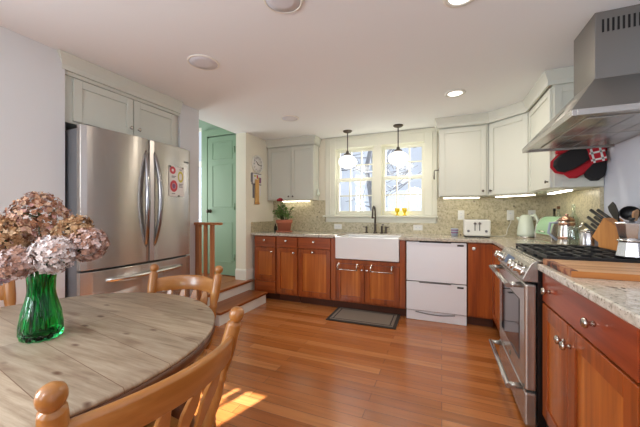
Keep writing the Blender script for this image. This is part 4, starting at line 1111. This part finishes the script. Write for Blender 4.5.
# knife block
kx, ky = 1.054, 2.53
t = thing('knife_block', 'wooden knife block with black-handled knives beside the range', 'knife block', (kx, ky, .915))
Mx = Matrix.Translation((kx, ky, .915)) @ Matrix.Rotation(R(112), 4, 'Z') @ Matrix.Scale(1.22, 4)    # local +x leans left in the picture
Mz = Mx
def L2(p): return Mx @ Vector(p)
side = [(-.06, .001), (.05, .001), (.05, .055), (.090, .085), (.02, .195), (-.06, .145)]
b = NB(); prism(b, side, -.045, .045, 'y', 0, Mx); kb = build('block', b, 'block', t, bevel=.004)
dirv = Vector((.082, 0, .118)).normalized()      # slots point out of the slanted top
dirv = Vector((.845, 0, .535)).normalized()
for i, (f_, yy, ln_) in enumerate(((.15, -.022, .10), (.15, .018, .10), (.5, -.022, .105), (.5, .018, .105), (.85, -.02, .11), (.85, .02, .11))):
    p = Vector((.090-.070*f_, yy, .085+.11*f_)); p0 = p-dirv*.01; p1 = p+dirv*ln_
    b = NB(); tube(b, [L2(p0), L2(p0.lerp(p1, .3)), L2(p1)], [.010, .011, .012], 8, flat=(1, .65)); h_ = build('knife_handle', b, 'black_plastic', t)
    b = NB(); tube(b, [L2(p+dirv*.002), L2(p+dirv*.012)], .0128, 8, flat=(1, .68)); build('bolster', b, 'chrome', h_)
# utensil crock
uc = (1.040, 2.30, .9155)
tag(build('utensil_crock', lathe(NB(), [(0, .0), (.055, .0), (.058, .02), (.060, .15), (.055, .15), (.052, .02), (0, .012)], uc, 24), 'white', loc=uc), 'white crock holding utensils behind the moka pot', 'crock')
def utensil(nm, label, tilt, ln_, head, m_, hm):
    d_ = Vector(tilt).normalized(); p0 = Vector(uc)+Vector((-d_.x*.03, -d_.y*.03, .03))
    t = thing(nm, label, 'utensil', tuple(p0), 'utensils in the crock')
    p1 = p0+d_*ln_; build('handle', tube(NB(), [p0, p1], [.006, .007], 8), hm, t)
    q = Matrix.Translation(p1) @ d_.to_track_quat('Z', 'Y').to_matrix().to_4x4() @ Matrix.Rotation(R(head[3]), 4, 'Z')
    b = NB(); w_, h_, th = head[:3]
    if nm == 'ladle':
        n = 8; lathe(b, [(w_*math.sin(PI/2*k/n), -w_*math.cos(PI/2*k/n)) for k in range(n+1)] + [(w_*.92*math.sin(PI/2*k/n), -w_*.92*math.cos(PI/2*k/n)) for k in range(n, -1, -1)], (0, 0, 0), 18, 0, q @ Matrix.Translation((0, -w_*.6, w_*.5)) @ Matrix.Rotation(R(60), 4, 'X'))
    else:
        pts = [(-.008, 0), (.008, 0), (w_*.8, h_*.25), (w_, h_*.75), (w_*.75, h_), (-w_*.75, h_), (-w_, h_*.75), (-w_*.8, h_*.25)]
        prism(b, pts, -th, th, 'y', 0, q)
    build('head', b, m_, t, bevel=.002)
utensil('spatula', 'wide black spatula leaning left out of the crock', (-.22, .42, 1), .215, (.05, .11, .003, 60), 'black_plastic', 'black_plastic')
utensil('ladle', 'black ladle standing up out of the crock', (-.10, -.05, 1), .22, (.045, .06, .004, 40), 'black_plastic', 'black_plastic')
utensil('wooden_spoon', 'wooden spoon leaning right out of the crock', (-.12, -.36, 1), .20, (.026, .07, .005, 60), 'board', 'board')
# moka pot on the grate
mc = (.885, 1.970, .9595)
t = thing('moka_pot', 'faceted aluminium moka pot on the near burner at the right edge', 'coffee pot', mc)
K = .70
P_ = lambda pr: [(r_*K*1.28, z_*K) for r_, z_ in pr]
build('boiler', lathe(NB(), P_([(0, 0), (.066, 0), (.070, .01), (.058, .105), (.056, .113), (0, .113)]), mc, 8, smooth=False), 'alu', t, bevel=.002)
build('collar', lathe(NB(), P_([(.058, .1132), (.061, .118), (.061, .126), (.050, .130), (0, .130)]), mc, 32), 'chrome', t)
build('jug', lathe(NB(), P_([(0, .1302), (.050, .1302), (.056, .15), (.072, .245), (.068, .245), (.05, .15), (0, .14)]), mc, 8, smooth=False), 'alu', t, bevel=.002)
build('lid', lathe(NB(), P_([(.073, .2455), (.070, .250), (.02, .262), (0, .263)]), mc, 8, smooth=False), 'alu', t)
build('lid_knob', lathe(NB(), P_([(.008, .2632), (.012, .272), (.014, .283), (0, .287)]), mc, 12), 'black_plastic', t)
b = NB(); tube(b, [(mc[0]+.058, mc[1]-.02, mc[2]+.16), (mc[0]+.100, mc[1]-.035, mc[2]+.16), (mc[0]+.102, mc[1]-.036, mc[2]+.09)], .009, 8); build('handle', b, 'black_plastic', t)
# cutting board
t = thing('cutting_board', 'large wooden cutting board on the near granite worktop', 'cutting board', (.75, 1.70, .915))
Mx = Matrix.Translation((.495, 1.885, .9155)) @ Matrix.Rotation(R(0.6), 4, 'Z')
b = NB(); box(b, 0, .56, -.355, -.005, .0, .0265, 0, Mx)
cb = build('board', b, 'board', t, bevel=.003)
b = NB(); box(b, -.001, .561, -.3605, -.3555, .0005, .026, 0, Mx); build('edge_strip', b, 'board_edge', t)
M['burnt'] = mat('burnt_board_end', (150, 100, 70), .6)
L(M['burnt'], ramp(M['burnt'], noise(M['burnt'], coords(M['burnt']), 16, 3), [(.42, (40, 32, 30)), (.5, (120, 60, 44)), (.6, (170, 120, 84))]), BS(M['burnt']).inputs['Base Color'])
b = NB(); box(b, -.0025, .022, -.3545, -.0055, .0008, .0275, 0, Mx); o = build('scorched_end', b, 'burnt', t); o['label'] = 'dark scorched left end of the board'
b = NB()
for y_ in (-.28, -.20, -.12): box(b, .02, .55, y_-.0012, y_+.0012, .0266, .0270, 0, Mx)
build('groove', b, 'cork', cb)

# ------------------------------------------------------------------ wall things at the left
t = thing('wall_clock', 'round white wall clock above the wooden ornament on the left wall', 'clock', (LWB, 3.56, 1.885))
Mx = Matrix.Translation((LWB+.0005, 3.565, 1.885)) @ Matrix.Rotation(R(90), 4, 'Y')
build('rim', lathe(NB(), [(.118, 0), (.132, .004), (.132, .018), (.126, .024), (.116, .022), (.116, .010), (.118, 0)], (0, 0, 0), 36, 0, Mx), 'trim', t)
f_ = build('face', lathe(NB(), [(.1155, .0), (.1155, .012), (0, .0125)], (0, 0, 0), 36, 0, Mx), 'paper', t)
b = NB()
for k in range(12):
    a = k*PI/6; q = Matrix.Translation((LWB+.0135, 3.565, 1.885)) @ Matrix.Rotation(a, 4, 'X')
    box(b, -.0005, .0008, -.004, .004, .082, .102, 0, q)
build('hour_marks', b, 'grey_print', f_)
for a, l_, w_ in ((-100, .085, .004), (48, .06, .006)):
    q = Matrix.Translation((LWB+.016, 3.565, 1.885)) @ Matrix.Rotation(R(a), 4, 'X')
    b = NB(); box(b, -.001, .001, -w_, w_, -.015, l_, 0, q); build('hand', b, 'black_plastic', f_)
t = thing('wall_ornament', 'tan wooden cross-shaped ornament with pictures below the wall clock', 'ornament', (LWB, 3.52, 1.31))
build('board', box(NB(), LWB+.012, LWB+.035, 3.495, 3.565, 1.345, 1.665), 'tan', t, bevel=.003)
b = NB()
for k in (-1, 0, 1): tube(b, [(LWB+.022, 3.53+k*.03, 1.345), (LWB+.026, 3.53+k*.04, 1.315)], [.013, .016], 10)
build('feet', b, 'tan', t)
build('backing', box(NB(), LWB+.0006, LWB+.0032, 3.425, 3.665, 1.59, 1.755), 'grey_print', t)
for y0_, y1_, z0_, z1_, m_ in ((3.49, 3.53, 1.69, 1.735, 'teal_print'), (3.575, 3.60, 1.63, 1.70, 'yellow_print'), (3.41, 3.455, 1.62, 1.745, 'grey_print'), (3.455, 3.66, 1.605, 1.745, 'paper'), (3.60, 3.65, 1.62, 1.70, 'violet_print'), (3.54, 3.57, 1.68, 1.73, 'red_print'), (3.566, 3.65, 1.44, 1.58, 'paper'), (3.45, 3.494, 1.40, 1.60, 'grey_print'), (3.566, 3.61, 1.40, 1.53, 'teal_print'), (3.48, 3.52, 1.70, 1.725, 'yellow_print')):
    off = {'paper': .005, 'grey_print': .002, 'teal_print': .002}.get(m_, .009)
    build('picture', box(NB(), LWB+off-.0015, LWB+off+.0015, y0_, y1_, z0_, z1_), m_, t)
# small bracket by the right cabinet, ornament by the left one
b = NB(); tube(b, [(-.031, 3.80, 1.70), (-.075, 3.80, 1.70), (-.085, 3.80, 1.685), (-.085, 3.80, 1.60), (-.08, 3.80, 1.59)], [.006, .006, .006, .009, .004], 8); box(b, -.034, -.0305, 3.79, 3.81, 1.67, 1.73)
tag(build('wall_hook', b, 'bronze', loc=(-.031, 3.80, 1.66)), 'small dark metal hook on the side of the right wall cabinet', 'hook')
b = NB(); lathe(b, [(0, 0), (.022, .004), (.024, .05), (.012, .075), (.010, .10), (0, .11)], (-1.655, 3.92, 1.43), 12)
tag(build('hanging_ornament', b, 'kettle', loc=(-1.655, 3.92, 1.43)), 'tiny pale ornament hanging on the side of the left wall cabinet', 'ornament')

# ------------------------------------------------------------------ outside
M['snow'] = mat('snow', (236, 240, 248), .8)
b = NB(); n = 24
def hill(x, y): return -.4+max(0, min(y, 12.4)-6.2)*.74+.03*math.sin(x*1.3+y*.7)
vs = [[b.verts.new((-16+32*i/n, 6.3+12.3*j/n, hill(-16+32*i/n, 6.3+12.3*j/n))) for i in range(n+1)] for j in range(n+1)]
for j in range(n):
    for i in range(n): b.faces.new([vs[j][i], vs[j][i+1], vs[j+1][i+1], vs[j+1][i]])
g = struct('ground_hill', b, 'snow')
M['bounce_layer'] = mat('dark_bounce_layer', (96, 92, 88), .9)  # unseen dark layer added outside to cut sun bounce off the wall
b = NB(); box(b, -2.62, WX0-.02, BW+.151, BW+.175, -.4, 2.9); box(b, WX1+.02, RW+.15, BW+.151, BW+.175, -.4, 2.9); box(b, WX0-.02, WX1+.02, BW+.151, BW+.175, -.4, WZ0-.02); box(b, WX0-.02, WX1+.02, BW+.151, BW+.175, WZ1+.02, 2.9)
struct('wall_bounce_layer', b, 'bounce_layer')
M['dark_yard'] = mat('darkened_ground', (70, 62, 56), .95); struct('ground_yard', box(NB(), -16, 16, 4.25, 6.35, -.6, -.38), 'dark_yard')  # unseen yard coloured dark to keep sun bounce off the snowy hill
rng = random.Random(3)
def tree(x, y, h, r, label):
    z0 = hill(x, y)+.4
    t = thing('tree', label, 'tree', (x, y, z0-.4), 'bare trees outside the window')
    b = NB(); pts = [(x+rng.uniform(-.08, .08)*k, y, z0-.5+h*k/5) for k in range(6)]
    tube(b, pts, [r*(1-.14*k) for k in range(6)], 9); build('trunk', b, 'bark', t)
    b = NB()
    for k in range(46):
        z = rng.uniform(.15, .95)*h; a = rng.uniform(0, 2*PI); l_ = rng.uniform(.6, 1.6); p = Vector((x, y, z0+z-.3))
        e = p+Vector((math.cos(a)*l_, math.sin(a)*l_*.4, rng.uniform(.0, .6)*l_)); m1 = p.lerp(e, .5)+Vector((0, 0, -.06))
        tube(b, [p, m1, e], [r*.22, r*.14, .008], 5)
        for s_ in range(3):
            f0 = p.lerp(e, rng.uniform(.4, .95)); tube(b, [f0, f0+Vector((rng.uniform(-.4, .4), rng.uniform(-.2, .2), rng.uniform(-.1, .45)))], [.012, .005], 4)
    build('branches', b, 'bark', t)
for i, (x, y, h, r) in enumerate(((-3.1, 8.6, 6, .16), (-2.2, 10.5, 6, .13), (-1.55, 7.0, 5.5, .08), (-4.0, 11.5, 7, .2), (-.95, 11.8, 6.5, .12), (-2.75, 13.5, 7, .2), (-1.9, 15, 7, .18), (-5.2, 14, 7, .22), (-3.5, 16, 7, .2))):
    tree(x, y, h, r, ['bare grey tree outside the left window, thickest and nearest', 'bare tree outside between the two windows', 'slim bare tree outside the right window, nearest', 'bare tree far left outside the window', 'bare tree outside at the right of the right window', 'bare tree further back behind the left window', 'bare tree further back behind the right window', 'bare tree furthest left outside in the background', 'bare tree furthest back outside the window'][i])
